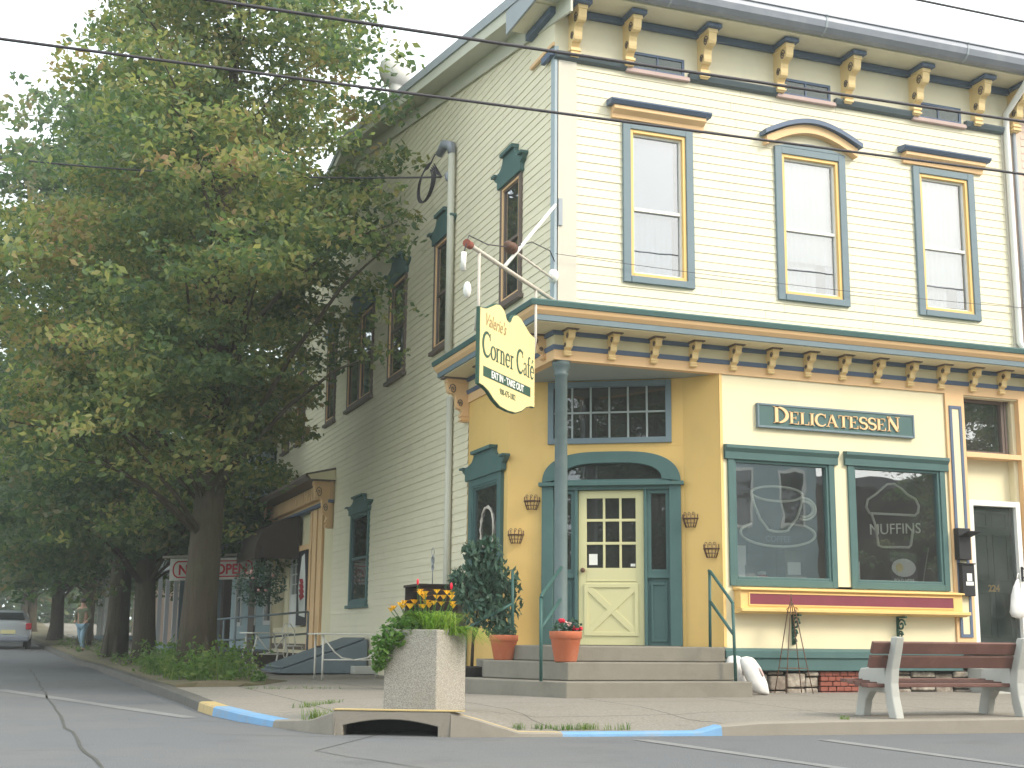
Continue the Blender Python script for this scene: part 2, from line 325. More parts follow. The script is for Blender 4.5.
# serif stroke lettering
def arc(cx, cy, rx, ry, a0, a1, n=18): return [(cx+rx*cos(radians(a0+(a1-a0)*i/n)), cy+ry*sin(radians(a0+(a1-a0)*i/n))) for i in range(n+1)]
T_, t_ = .15, .055
def G(ch):
    """glyph as list of (points, widths) plus advance"""
    st = lambda x, y0=0, y1=1, w=T_: [([(x, y0), (x, y1)], [w, w]), ([(x-w*.5-.07, y0+.02), (x+w*.5+.07, y0+.02)], [.04]*2), ([(x-w*.5-.07, y1-.02), (x+w*.5+.07, y1-.02)], [.04]*2)]
    bw = lambda pts, lo=t_, hi=T_: (pts, [lo+(hi-lo)*sin(pi*i/(len(pts)-1)) for i in range(len(pts))])
    if ch == 'D': return st(.16)+[bw(arc(.16, .5, .52, .475, 90, -90), .05, .17)], .78
    if ch == 'E': return st(.16)+[([(.16, .975), (.58, .975)], [.05]*2), ([(.58, .99), (.575, .76)], [.05, .02]), ([(.16, .51), (.44, .51)], [.05]*2), ([(.44, .62), (.44, .40)], [.03]*2), ([(.16, .025), (.60, .025)], [.05]*2), ([(.60, .01), (.61, .26)], [.05, .02])], .70
    if ch == 'L': return st(.16)+[([(.16, .025), (.58, .025)], [.05]*2), ([(.58, .01), (.59, .28)], [.05, .02])], .64
    if ch == 'I': return st(.17), .36
    if ch == 'C': return [bw(arc(.43, .5, .36, .475, 42, 322, 24), .045, .16), ([(.70, .99), (.70, .70)], [.03, .05])], .76
    if ch == 'A': return [([(.10, .02), (.37, 1)], [.05]*2), ([(.36, 1), (.66, .02)], [.15]*2), ([(.2, .34), (.54, .34)], [.05]*2), ([(.0, .02), (.22, .02)], [.04]*2), ([(.52, .02), (.80, .02)], [.04]*2)], .80
    if ch == 'T': return st(.36)[:2]+[([(.04, .975), (.68, .975)], [.05]*2), ([(.045, .99), (.05, .74)], [.05, .02]), ([(.675, .99), (.67, .74)], [.05, .02])], .72
    if ch == 'S': return [bw(arc(.30, .74, .22, .235, 25, 265, 14)[:-1]+arc(.30, .27, .23, .245, 85, -150, 14), .05, .155), ([(.51, .98), (.51, .72)], [.02, .05]), ([(.07, .02), (.07, .28)], [.02, .05])], .60
    if ch == 'N': return st(.14, 0, 1, .055)+[([(.12, .98), (.64, .03)], [.16]*2)]+[([(.64, .0), (.64, 1)], [.055]*2), ([(.52, .98), (.76, .98)], [.04]*2)], .80
    if ch == 'o': return [(arc(.27, .31, .22, .29, 90, 450, 24), [.05+.085*abs(cos(2*pi*i/24+pi/2)) for i in range(25)])], .55
    if ch == 'r': return st(.13, 0, .62, .12)+[([(.13, .48), (.22, .59), (.34, .60)], [.05, .06, .10])], .42
    if ch == 'n': return st(.13, 0, .62, .12)+[([(.13, .48), (.22, .58), (.33, .59), (.40, .50), (.41, .40)], [.04, .05, .07, .11, .12]), ([(.41, .42), (.41, .02)], [.12]*2), ([(.31, .02), (.52, .02)], [.04]*2)], .58
    if ch == 'e': return [(arc(.27, .31, .21, .29, 0, 320, 20), [.04+.085*sin(pi*i/20) for i in range(21)]), ([(.07, .33), (.47, .33)], [.045]*2)], .53
    if ch == 'a': return [([(.08, .50), (.16, .59), (.28, .60), (.36, .52), (.37, .08), (.46, .03)], [.08, .05, .05, .10, .12, .05]), ([(.36, .36), (.18, .32), (.09, .20), (.12, .06), (.22, .03), (.36, .14)], [.04, .05, .10, .09, .05, .04])], .52
    if ch == 'f': return st(.16, 0, .80, .12)[:2]+[([(.16, .78), (.19, .93), (.28, .99), (.38, .93)], [.12, .10, .05, .08]), ([(.03, .60), (.34, .60)], [.045]*2)], .38
    if ch == "'": return [([(.08, 1), (.06, .75)], [.1, .03])], .2
    return [], .38
def stroke_text(mb, body, F, a, z, h, d0, d1, xs=1.0, scales=None, slope=0):
    """returns end a; letters laid left to right from a"""
    for i, ch in enumerate(body):
        k = h*(scales[i] if scales else 1); acc = ch == 'é'
        g, adv = G('e' if acc else ch)
        if acc: g = g+[([(.22, .74), (.36, .92)], [.05, .10])]
        for pts, ws in g:
            L, R = [], []
            for j, (x, y) in enumerate(pts):
                x0, y0 = pts[max(j-1, 0)]; x1, y1 = pts[min(j+1, len(pts)-1)]
                tx, ty = (x1-x0), (y1-y0); q = sqrt(tx*tx+ty*ty) or 1; nx, ny = -ty/q*ws[j]*.5, tx/q*ws[j]*.5
                f = lambda X, Y: (a+X*k*xs, z+Y*k+slope*X*k*xs)
                L.append(f(x+nx, y+ny)); R.append(f(x-nx, y-ny))
            for j in range(len(pts)-1): mb.fprism(F, [L[j], L[j+1], R[j+1], R[j]], d0, d1)
        a += adv*k*xs; z += slope*adv*k*xs
    return a

# leaves ------------------------------------------------------------
def leaf_mesh(name, centers, size, seed, droop=.4, aspect=.5, upbias=.8):
    """one folded quad per leaf"""
    rng = np.random.default_rng(seed); c = np.asarray(centers, float); n = len(c)
    d = rng.normal(size=(n, 3)); d[:, 2] = d[:, 2]*.5-droop; d /= np.linalg.norm(d, axis=1)[:, None]
    nn = rng.normal(size=(n, 3)); nn[:, 2] += upbias*1.5; s = np.cross(d, nn); s /= np.linalg.norm(s, axis=1)[:, None]+1e-9
    L = (size*(0.7+.6*rng.random(n)))[:, None]; w = L*aspect*.5
    v = np.empty((n, 4, 3)); v[:, 0] = c-d*L*.5; v[:, 2] = c+d*L*.5; v[:, 1] = c+s*w-d*L*.08; v[:, 3] = c-s*w-d*L*.08
    me = bpy.data.meshes.new(name); me.vertices.add(4*n); me.vertices.foreach_set('co', v.reshape(-1))
    me.loops.add(4*n); me.loops.foreach_set('vertex_index', np.arange(4*n, dtype=np.int32))
    me.polygons.add(n); me.polygons.foreach_set('loop_start', np.arange(0, 4*n, 4, dtype=np.int32)); me.update(calc_edges=True); me.validate()
    return me
def leaf_obj(name, centers, size, m, parent=None, seed=1, **k):
    me = leaf_mesh(name, centers, size, seed, **k); me.materials.append(M[m]); o = bpy.data.objects.new(name, me); COL.objects.link(o)
    if parent: o.parent = parent
    return o
def cloud(c, r, n, rng, flat=.55):
    p = rng.normal(size=(n, 3)); p /= np.linalg.norm(p, axis=1)[:, None]; p *= (rng.random(n)**.45)[:, None]
    return np.asarray(c)+p*np.array([r, r, r*flat])
def blades(mb, c, n, h, spread, rng, w=.006, lean=.5, rad=.05, ang=None):
    """arching grass-like blades"""
    for _ in range(n):
        a = rng.random()*2*pi if not ang else rng.uniform(*ang); b = rng.random()*2*pi; r0 = rad*sqrt(rng.random())
        p0 = Vector((c[0]+r0*cos(b), c[1]+r0*sin(b), c[2])); H = h*(.55+.6*rng.random()); sp = spread*(.3+rng.random())
        dv = Vector((cos(a), sin(a), 0)); sv_ = Vector((-sin(a), cos(a), 0)); pts = []
        for t in (0, .35, .7, 1):
            q = p0+dv*sp*t**1.6+Z*(H*(t-lean*t*t*t)); pts.append((q, w*(1-t*.85)))
        base = len(mb.v)
        for q, ww in pts: mb.v += [tuple(q-sv_*ww), tuple(q+sv_*ww)]
        for i in range(3): mb.face((base+2*i, base+2*i+1, base+2*i+3, base+2*i+2), True)
# ================================================================== THE SETTING
def street_z(y): return -.8 + max(0, y-26)*.021
def kerb_x(y): return -4.0 - max(0, min(y, 60)-22)*.042
b = MB(); b.box(-170, -70, -1.4, 170, 170, -.9); b.build('ground', 'lawn', kind='structure')
b = MB(); b.add([(-150, -13.6, -.8), (150, -13.6, -.8), (150, -3, -.8), (-150, -3, -.8)], [(0, 1, 2, 3)])
ys = [-3]+[26+8*i for i in range(14)]
b.add([(x, y, street_z(y)) for y in ys for x in (-11.8, -3.4 if y < 20 else kerb_x(y)+.4)], [(2*i, 2*i+1, 2*i+3, 2*i+2) for i in range(len(ys)-1)])
b.build('road', 'asph', kind='structure')
# kerb stations: outer x, y, top z | inner x, y
K = [(kerb_x(130), 130, street_z(130)+.12, .4, 130)]
for y in (100, 75, 60, 50, 42, 35, 30, 26, 22, 18, 14, 10, 7, 4.5): K.append((kerb_x(y), y, street_z(y)+.12, .4, y))
K += [(-3.98, 2.6, -.69, .4, 3.2), (-4.0, .6, -.70, .4, 2.4), (-3.98, -.4, -.705, .4, 1.9), (-3.87, -1.4, -.72, .4, 1.5), (-3.7, -2.3, -.735, .4, 1.2), (-3.52, -3.05, -.69, .4, .9),
      (-3.38, -3.42, -.60, .4, .7), (-2.5, -3.86, -.60, .4, .4), (-2.25, -3.92, -.665, .5, .4), (-1.93, -3.98, -.76, .7, .4), (-1.55, -4.02, -.768, .9, .4), (-.9, -4.1, -.768, 1.2, .4), (-.32, -4.18, -.765, 1.4, .4),
      (-.12, -4.2, -.715, 1.6, .4), (.25, -4.24, -.69, 1.9, .4), (.85, -4.3, -.68, 2.3, .4), (1.9, -4.38, -.675, 3, .4), (3, -4.45, -.67, 4, .4), (6, -4.55, -.66, 7, .4), (12, -4.7, -.66, 13, .4), (40, -4.8, -.66, 41, .4), (140, -4.8, -.66, 140, .4)]
KN = len(K)
def kt(i):   # inward direction at a station
    x0, y0 = K[max(i-1, 0)][:2]; x1, y1 = K[min(i+1, KN-1)][:2]
    v = Vector((x1-x0, y1-y0, 0)).normalized(); return Vector((-v.y, v.x, 0))
b = MB(); NS = 9
for i, (xo, yo, zo, xi, yi) in enumerate(K):
    q = kt(i)*.16; x0, y0 = xo+q.x, yo+q.y
    zi = max(-.6, street_z(yo)+.2) if yo > 20 else -.6
    for k in range(NS):
        t = k/(NS-1); z = zo*(1-min(1, t*3.2))+(zi-.07*(1-t))*min(1, t*3.2)
        b.v.append((x0+(xi-x0)*t, y0+(yi-y0)*t, z))
for i in range(KN-1):
    for k in range(NS-1): b.face((i*NS+k, (i+1)*NS+k, (i+1)*NS+k+1, i*NS+k+1), True)
b.build('sidewalk', 'walk', kind='structure')
# kerb stones, painted where the photograph shows paint; left open at the storm inlet
def kerb_run(i0, i1, m, name='kerb', lift=0, w0=0, w1=.165):
    b = MB(); p = []
    for i in range(i0, i1+1):
        xo, yo, zo = K[i][:3]; n = kt(i); zo += lift
        p += [(xo+n.x*(w0-.02)-n.x*lift*.6, yo+n.y*(w0-.02)-n.y*lift*.6, street_z(yo)-.06), (xo+n.x*w0-n.x*lift*.6, yo+n.y*w0-n.y*lift*.6, zo-.012), (xo+n.x*(w0+.025), yo+n.y*(w0+.025), zo+.003), (xo+n.x*w1, yo+n.y*w1, zo+.003), (xo+n.x*w1, yo+n.y*w1, zo-.15)]
    m_ = i1-i0+1
    b.add(p, [(5*i+k, 5*i+k+1, 5*i+5+k+1, 5*i+5+k) for i in range(m_-1) for k in range(4)]+[(0, 1, 2, 3, 4), tuple(5*(m_-1)+k for k in range(5))], False)
    return b.build(name, m, kind='structure')
iY, iB0, iB1, iI0, iI1 = 16, 17, 19, 21, 22
kerb_run(0, iY, 'kerbd'); kerb_run(iY, iB0, 'kyel', 'painted_kerb'); kerb_run(iB0, iB1, 'kblue', 'painted_kerb'); kerb_run(iB1, iI0, 'kerb')
kerb_run(iI1, 24, 'kerb'); kerb_run(24, 25, 'kerb'); kerb_run(25, 28, 'kblue', 'painted_kerb'); kerb_run(28, KN-1, 'kerb')
kerb_run(iI1, 25, 'kyel', 'painted_kerb', .004, .02, .07)
# worn painted lines and cracks
def strip(name, m, pts, w, z=-.796):
    b = MB(); rng = random.Random(len(pts)); L = []
    for i, (x, y) in enumerate(pts):
        x0, y0 = pts[max(i-1, 0)]; x1, y1 = pts[min(i+1, len(pts)-1)]; v = Vector((x1-x0, y1-y0, 0)).normalized(); ww = w*(.8+.4*rng.random())/2
        L += [(x-v.y*ww, y+v.x*ww, z), (x+v.y*ww, y-v.x*ww, z)]
    b.add(L, [(2*i, 2*i+1, 2*i+3, 2*i+2) for i in range(len(pts)-1)]); return b.build(name, m, kind='structure')
def lerp(p, q, n, j=0, sd=1):
    r = random.Random(sd); return [(p[0]+(q[0]-p[0])*i/n+(r.random()-.5)*j, p[1]+(q[1]-p[1])*i/n+(r.random()-.5)*j) for i in range(n+1)]
strip('road_marking', 'line', lerp((-11.5, 11.6), (-6.1, 6.9), 6)+lerp((-6.1, 6.9), (-4.25, -.75), 8)[1:], .2)
strip('road_marking', 'line', lerp((-1.05, -4.5), (-.8, -8.2), 5), .13); strip('road_marking', 'line', lerp((.5, -4.85), (.4, -8.2), 5), .13)
strip('road_crack', 'crack', lerp((-5.5, 20), (-5.5, -1), 30, .06, 3)+lerp((-5.5, -1), (-5.42, -7.5), 12, .05, 4)[1:], .024)
strip('road_crack', 'crack', lerp((-4.3, -1.2), (-2.7, -2.9), 3)+lerp((-3.9, -5.0), (-3.3, -7.2), 8, .05, 6), .012)
strip('road_crack', 'crack', lerp((-4.4, -3.1), (-2.2, -4.35), 10, .04, 8), .014)
# planting strip beside the kerb
b = MB(); yy = [4.2, 6, 8, 10, 13, 16, 20, 24, 30, 36, 44, 55, 70, 100, 130]; rr = random.Random(5); pv = []
for y in yy:
    z0 = street_z(y)+.125
    for k in range(5): pv.append((kerb_x(y)+.17+k*(.5 if y > 4.3 else .3), y+rr.random()*.3, z0+.012+.05*sin(k*pi/4)+rr.random()*.02))
b.add(pv, [(5*i+k, 5*i+k+1, 5*i+k+6, 5*i+k+5) for i in range(len(yy)-1) for k in range(4)], True); nv = len(pv); b.add([(x, y, z-.5) for x, y, z in pv], []); b.v = b.v
for i in range(len(yy)-1): b.face((5*i, 5*i+5, nv+5*i+5, nv+5*i)); b.face((5*i+4, 5*i+9, nv+5*i+9, nv+5*i+4))
b.face((0, 1, 2, 3, 4, nv+4, nv+3, nv+2, nv+1, nv)); b.build('verge', 'verge', kind='structure')
b = MB()
pl = [(x, y, street_z(y)+.02) for y in ys for x in (-60, -11.8)]
b.add(pl, [(2*i, 2*i+1, 2*i+3, 2*i+2) for i in range(len(ys)-1)]); b.build('lawn', 'lawn', kind='structure')

# storm inlet
t = thing('storm_drain', 'concrete kerb inlet with a wide dark mouth in front of the concrete planter', 'storm drain', (-2.95, -3.64, -.8))
P0, P1 = Vector((-3.38, -3.42, 0)), Vector((-2.5, -3.86, 0)); Lk = (P1-P0).length; u = (P1-P0)/Lk; n = Vector((u.y, -u.x, 0))
F = Fr((P0.x+2.95, P0.y+3.64, .8), u, n)
b = MB(); zt, zb = -.597, -.86
arcp = [(.06, zb), (.06, -.75)]+[(.06+(Lk-.17)*i/10, -.75+.085*sin(pi*(.12+.76*i/10))) for i in range(11)]+[(Lk-.11, -.76), (Lk-.11, zb)]
b.fprism(F, [(-.03, zb), (.06, zb)]+arcp[1:-1]+[(Lk-.11, zb), (Lk+.0, zb), (Lk+.0, zt), (-.03, zt)], -.16, .0)
b.build('inlet_frame', 'kerb', t, .008)
b = MB(); b.fbox(F, .0, Lk, zb-.3, zt-.04, -.75, -.7); b.fbox(F, -.02, 0, zb-.3, zt-.04, -.75, -.1); b.fbox(F, Lk, Lk+.02, zb-.3, zt-.04, -.75, -.1); b.fbox(F, 0, Lk, zb-.32, zb-.3, -.75, 0); b.build('chamber', 'iron', t)
b = MB(); b.fbox(F, -.03, Lk+.1, zt+.003, zt+.011, -.16, .005); b.build('yellow_edge', 'kyel', t)
# ================================================================== CORNER BUILDING
FR = Fr((0, 0, 0), (1, 0, 0), (0, -1, 0)); SD = Fr((0, 0, 0), (0, 1, 0), (-1, 0, 0))
EN = Fr((0, 1.66, 0), (.85, -.527, 0), (-.527, -.85, 0)); JB = Fr((1.972, .437, 0), (.298, -.437, 0), (-.437, -.298, 0)); JL = sqrt(.298**2+.437**2)
BLD = thing('corner_building', 'big cream clapboard corner building with bracketed cornices and a yellow corner entrance', 'building')
EXPO = .113
def ridge(y): return 7.93+.172*(y+.1) if y < 10.7 else 9.79-.215*(y-10.7)
def clap(F, a0, a1, z0, z1, holes, top=None, expo=EXPO, d=.0085, d0=.004):
    b = MB(); rng = random.Random(3); nrow = int(math.ceil((z1-z0)/expo))
    for r in range(nrow):
        zr = z0+r*expo; zr1 = min(zr+expo, z1); cuts = {zr, zr1}
        for h in holes:
            for hz in (h[2], h[3]):
                if zr < hz < zr1: cuts.add(hz)
        cuts = sorted(cuts); j = (rng.random()-.5)*.003
        for q in range(len(cuts)-1):
            za, zb = cuts[q], cuts[q+1]; zm = (za+zb)/2; seg = [(a0, a1)]
            if top:
                g = [a for a in np.linspace(a0, a1, 240) if top(a) > zm]
                if not g: continue
                seg = [(g[0], g[-1])]
            for h in holes:
                if h[2] < zm < h[3]:
                    ns = []
                    for s0, s1 in seg:
                        if h[1] <= s0 or h[0] >= s1: ns.append((s0, s1)); continue
                        if h[0] > s0: ns.append((s0, h[0]))
                        if h[1] < s1: ns.append((h[1], s1))
                    seg = ns
            da = d0+d*(1-(za-zr)/expo)+j; db = d0+d*(1-(zb-zr)/expo)+j
            sg2 = []
            for s0, s1 in seg:   # butt joints
                while s1-s0 > 3.2:
                    c = s0+rng.uniform(1.2, 3.0); sg2.append((s0, c-.0012)); s0 = c+.0012
                sg2.append((s0, s1))
            for s0, s1 in sg2:
                P = F.P; b.add([P(s0, za, da), P(s1, za, da), P(s1, zb, db), P(s0, zb, db), P(s0, za, d0-.008), P(s1, za, d0-.008)], [(0, 1, 2, 3), (4, 5, 1, 0)])
    return b
# --- upper front windows: a0,a1,z0,z1
UW = [(.915, 1.925, 4.47, 6.62, 'flat'), (3.165, 4.275, 4.46, 6.60, 'arch'), (5.395, 6.435, 4.46, 6.62, 'flat')]
SW = [(1.16, 1.98, 4.50, 6.24, 1), (4.25, 5.13, 4.50, 6.30, 1), (6.80, 7.92, 4.50, 6.30, 1), (9.05, 11.05, 4.48, 6.28, 2), (12.15, 13.0, 4.48, 6.28, 1), (15.3, 16.2, 4.48, 6.28, 1), (17.1, 17.9, 4.48, 6.28, 1), (8.95, 10.35, .62, 2.36, 1)]
SIDEENTRY = (11.95, 18.62, -.75, 3.3)
hol = [(x0+.06, x1-.06, z0+.06, z1-.06) for x0, x1, z0, z1, _ in UW]
clap(FR, .27, 7.0, 3.96, 7.36, hol).build('front_siding', 'cream', BLD)
hs = [(y0+.05, y1-.05, z0+.05, z1-.05) for y0, y1, z0, z1, _ in SW]+[SIDEENTRY, (-.2, 3.32, -1, 3.98)]
clap(SD, .11, 18.66, -.66, 9.9, hs, ridge).build('side_siding', 'cream', BLD)
b = MB()   # rear and party walls close the shell
g = [(0, -.7), (18.66, -.7), (18.66, ridge(18.66)), (10.7, ridge(10.7)), (0, ridge(0))]
b.add([(7.12, y, z) for y, z in g], [(0, 1, 2, 3, 4)]); b.add([(0, 18.66, -.7), (7.12, 18.66, -.7), (7.12, 18.66, ridge(18.66)), (0, 18.66, ridge(18.66))], [(0, 1, 2, 3)])
b.build('rear_wall', 'cream', BLD)
b = MB(); b.box(.03, .03, 3.62, 7.1, 18.6, 3.92); b.box(.03, 3.4, -.25, 7.1, 18.6, -.12); b.box(.03, .3, 7.0, 7.1, 18.6, 7.1); b.build('floor_slab', 'interior', BLD)
MB().fbox(FR, 0, .27, 3.98, 7.34, -.02, .03).build('corner_board', 'cornerb', BLD, .004); MB().fbox(FR, 6.99, 7.14, 3.98, 7.34, -.02, .03).build('corner_board', 'cornerb', BLD, .004); MB().fbox(FR, 7.141, 7.34, 3.98, 8.0, -.02, .02).build('corner_board', 'pinksid', BLD, .004)
b = MB(); b.fbox(SD, -.03, .105, 3.98, 7.5, -.02, .033); b.build('side_corner_board', 'shadedtrim', BLD, .004)
# roof
b = MB(); O = .36
for x0, x1 in ((-O, 7.6),):
    pr = [(-.62, 8.27), (10.7, 10.17), (19.3, 8.32), (19.3, 8.24), (10.7, 10.09), (-.62, 8.19)]
    b.add([(x0, y, z) for y, z in pr]+[(x1, y, z) for y, z in pr], [(0, 1, 2, 3, 4, 5)]+[(i, (i+1) % 6, 6+(i+1) % 6, 6+i) for i in range(6)]+[tuple(range(11, 5, -1))])
b.build('roof', 'roof', BLD)
RK = [(-.60, 7.93, 8.19), (10.7, 9.83, 10.09), (19.25, 7.99, 8.24)]
def rakestrip(x0, x1, lo, hi, m, name):
    b = MB()
    for (y0, a0, c0), (y1, a1, c1) in zip(RK, RK[1:]):
        L0, H0, L1, H1 = a0+(c0-a0)*lo, a0+(c0-a0)*hi, a1+(c1-a1)*lo, a1+(c1-a1)*hi
        b.hexa([(x0, y0, L0), (x1, y0, L0), (x1, y1, L1), (x0, y1, L1), (x0, y0, H0), (x1, y0, H0), (x1, y1, H1), (x0, y1, H1)])
    return b.build(name, m, BLD)
rakestrip(-.37, -.335, 0, .98, 'rake', 'rake_board'); rakestrip(-.40, -.37, .62, 1.12, 'rakegrey', 'drip_edge'); rakestrip(-.335, -.03, .06, .16, 'rake', 'rake_soffit')
rakestrip(-.055, -.025, -.85, .06, 'rake', 'rake_frieze')
# upper cornice on the front, with its short return round the corner
b = MB(); b.fbox(FR, -.03, 7.14, 7.36, 8.02, -.05, .022); b.build('frieze_board', 'cream', BLD)
b = MB(); b.fbox(FR, -.36, 7.3, 8.02, 8.06, -.1, .52); b.fbox(SD, -.1, .78, 8.0, 8.05, .0, .34); b.build('soffit', 'cream', BLD)
b = MB(); b.fbox(FR, -.03, 7.14, 7.93, 8.017, .0225, .10); b.fbox(SD, -.1, .80, 7.90, 7.998, .03, .13); b.build('bed_moulding', 'navy', BLD, .01)
b = MB(); b.fbox(SD, -.02, .82, 7.55, 7.9, .022, .036); b.build('return_board', 'cream', BLD); MB().fbox(SD, -.02, .80, 7.50, 7.548, .022, .06).build('return_moulding', 'peach', BLD); MB().fbox(SD, -.03, .32, 7.36, 7.45, .034, .09).build('corner_cap', 'navy', BLD, .006)
b = MB(); b.fbox(SD, -.5, .86, 7.98, 8.30, .36, .385); b.build('return_fascia', 'rakegrey', BLD)
AW = [(1.03, 1.815), (3.285, 4.08), (5.49, 6.275)]
b = MB(); xs_ = [-.04]+[q for w in AW for q in (w[0]-.06, w[1]+.06)]+[7.0]
for i in range(0, len(xs_), 2): MB().fprofile(FR, [(.022, 7.31), (.075, 7.335), (.10, 7.395), (.10, 7.41), (.022, 7.42)], xs_[i], xs_[i+1]).build('frieze_moulding', 'slate', BLD)
for a0, a1 in AW:
    w = MB(); w.fring(FR, a0, a1, 7.355, 7.60, .035, .0225, .045); w = w.build('attic_window', 'navy', BLD)
    MB().fquad(FR, a0+.035, a1-.035, 7.39, 7.565, .03).build('pane', 'glasslow', w); MB().fbox(FR, (a0+a1)/2-.012, (a0+a1)/2+.012, 7.39, 7.565, .031, .044).build('muntin', 'navy', w)
    MB().fbox(FR, a0-.07, a1+.07, 7.30, 7.354, .0, .075).build('sill', 'mauve', w, .006)
    MB().fquad(FR, a0+.035, a1-.035, 7.39, 7.565, .024).build('shade', M['teal'], w)  # teal sheet added to give the glass its dark tone
# gutter
b = MB(); pr = [(.525+.17*(1-cos(t)), 8.25-.145*sin(t)) for t in [pi*i/10 for i in range(6)]]+[(.72, 8.23), (.72, 8.26), (.505, 8.28), (.505, 8.1)]
prf = [(.52, 8.27), (.52, 8.05), (.56, 8.03), (.63, 8.045), (.69, 8.10), (.715, 8.18), (.715, 8.245), (.735, 8.25), (.735, 8.275)]
b.fprofile(FR, prf, -.40, 7.6); gut = b.build('gutter', 'gutter', BLD)
for x in (1.3, 3.6, 5.9): MB().fprofile(FR, [(d+.006*(d > .6), z-.004) for d, z in prf], x, x+.03).build('gutter_joint', 'rakegrey', gut)
b = MB(); b.tube([(7.05, -.62, 8.02), (7.05, -.5, 7.9), (7.05, -.09, 7.62), (7.05, -.07, 7.4), (7.05, -.07, 4.2), (7.1, -.12, 4.08), (7.1, -.5, 3.99)], .045, 10); b.build('downspout', 'white', BLD)
b = MB(); b.tube([(7.2, -.05, 7.4), (7.2, -.05, 4.1)], .028, 8); b.build('conduit', 'rakegrey', BLD)

# scroll brackets ---------------------------------------------------
def bracket(name, F, a, ztop, H, D, w, m, cap=None, big=True):
    """S-scroll console: deep roll at the top, slim drop at the foot"""
    pr = []
    def add(pts): pr.extend(pts)
    add([(0, 0), (D, 0), (D, -.12*H)])
    add([(D*(.80+.18*cos(t)), -H*(.22+.13*sin(t))) for t in [radians(q) for q in (20, 50, 80, 110)]])
    add([(D*.62, -H*.40), (D*.58, -H*.50)])
    add([(D*(.42+.16*cos(t)), -H*(.60+.11*sin(t))) for t in [radians(q) for q in (0, 35, 70, 100)]])
    add([(D*.30, -H*.78), (D*.34, -H*.90), (D*.30, -H), (0, -H)])
    b = MB(); n = len(pr); p = [F.P(a-w/2, ztop+z, d) for d, z in pr]+[F.P(a+w/2, ztop+z, d) for d, z in pr]
    b.add(p, [tuple(range(n-1, -1, -1)), tuple(range(n, 2*n))]+[(i, (i+1) % n, n+(i+1) % n, n+i) for i in range(n)])
    for zz in ((-.88, -.82), (-.97, -.93)): b.fbox(F, a-w*.62, a+w*.62, ztop+zz[0]*H, ztop+zz[1]*H, 0, D*.38)
    b.fbox(F, a-w*.6, a+w*.6, ztop-.09*H, ztop-.0, 0, D*1.03)
    o = b.build(name, m, BLD, .004)
    for sg in (-1, 1):
        A = a+sg*(w/2+.004); s = MB()
        for cd_, cz, R in ((.74, -.24, .13), (.40, -.57, .10)):
            s.tube([F.P(A, ztop+H*cz+H*R*(1-k/16)*sin(k*.75), D*cd_+D*R*1.2*(1-k/16)*cos(k*.75)) for k in range(15)], .008 if big else .006, 5)
        s.build('scroll', 'brown', o)  # brown stands in for the dark of pierced holes
    if cap: MB().fbox(F, a-w*.95, a+w*.95, ztop+.001, ztop+.055, .0, D*1.18).build('cap', cap, o, .006)
    return o
for x in (.215, .985, 2.08, 3.25, 4.325, 5.46, 6.52, 7.2): bracket('cornice_bracket', FR, x, 7.955, .60, .36, .115, 'brkt', 'navy')

# upper windows -----------------------------------------------------
def sash_window(F, a0, a1, z0, z1, cw, mc, mb_, zm=None, arch=0, gl='glassup', parent=BLD, sill=True, dc=.05, thin=0):
    b = MB(); zt = z1
    b.fbox(F, a0, a0+cw, z0, z1, -.03, dc); b.fbox(F, a1-cw, a1, z0, z1, -.03, dc)
    b.fbox(F, a0+cw, a1-cw, z0, z0+cw*.8, -.03, dc+.01)
    if arch: b.fprism(F, [(a0+(a1-a0)*i/16, z1+.0005+arch*sin(pi*i/16)) for i in range(17)], -.03, dc)
    b.fbox(F, a0+cw, a1-cw, z1-cw*.9, z1-.0005, -.03, dc-.002)
    w = b.build('window', mc, parent, .005)
    i0, i1, j0, j1 = a0+cw, a1-cw, z0+cw*.8, z1-cw*.9
    k = .035 if thin else 0; bw = .028 if thin else .045
    MB().fring(F, i0, i1, j0, j1, bw, -.05+k, .028+k*.3).build('bead', mb_, w, .004)
    i0 += bw; i1 -= bw; j0 += bw; j1 -= bw
    s = MB().fring(F, i0, i1, j0, j1, .026, -.075+k, -.02+k); zm = zm or (j0+j1)/2
    s.fbox(F, i0+.026, i1-.026, zm-.02, zm+.02, -.07+k, -.012+k); s.build('sash', 'white' if not thin else mc, w)
    MB().fquad(F, i0+.026, i1-.026, j0+.026, j1-.026, -.05+k*1.4).build('pane', gl, w)
    return w, (i0, i1, j0, j1)
def curtain(F, w, a0, a1, z0, z1, d, m, fold=.0):
    b = MB(); n = 24; p = []
    for i in range(n+1):
        a = a0+(a1-a0)*i/n; dd = d+fold*sin(i*2.1)
        p += [F.P(a, z0, dd), F.P(a, z1, dd)]
    b.add(p, [(2*i, 2*i+2, 2*i+3, 2*i+1) for i in range(n)], True); return b.build('shade' if not fold else 'curtain', m, w)
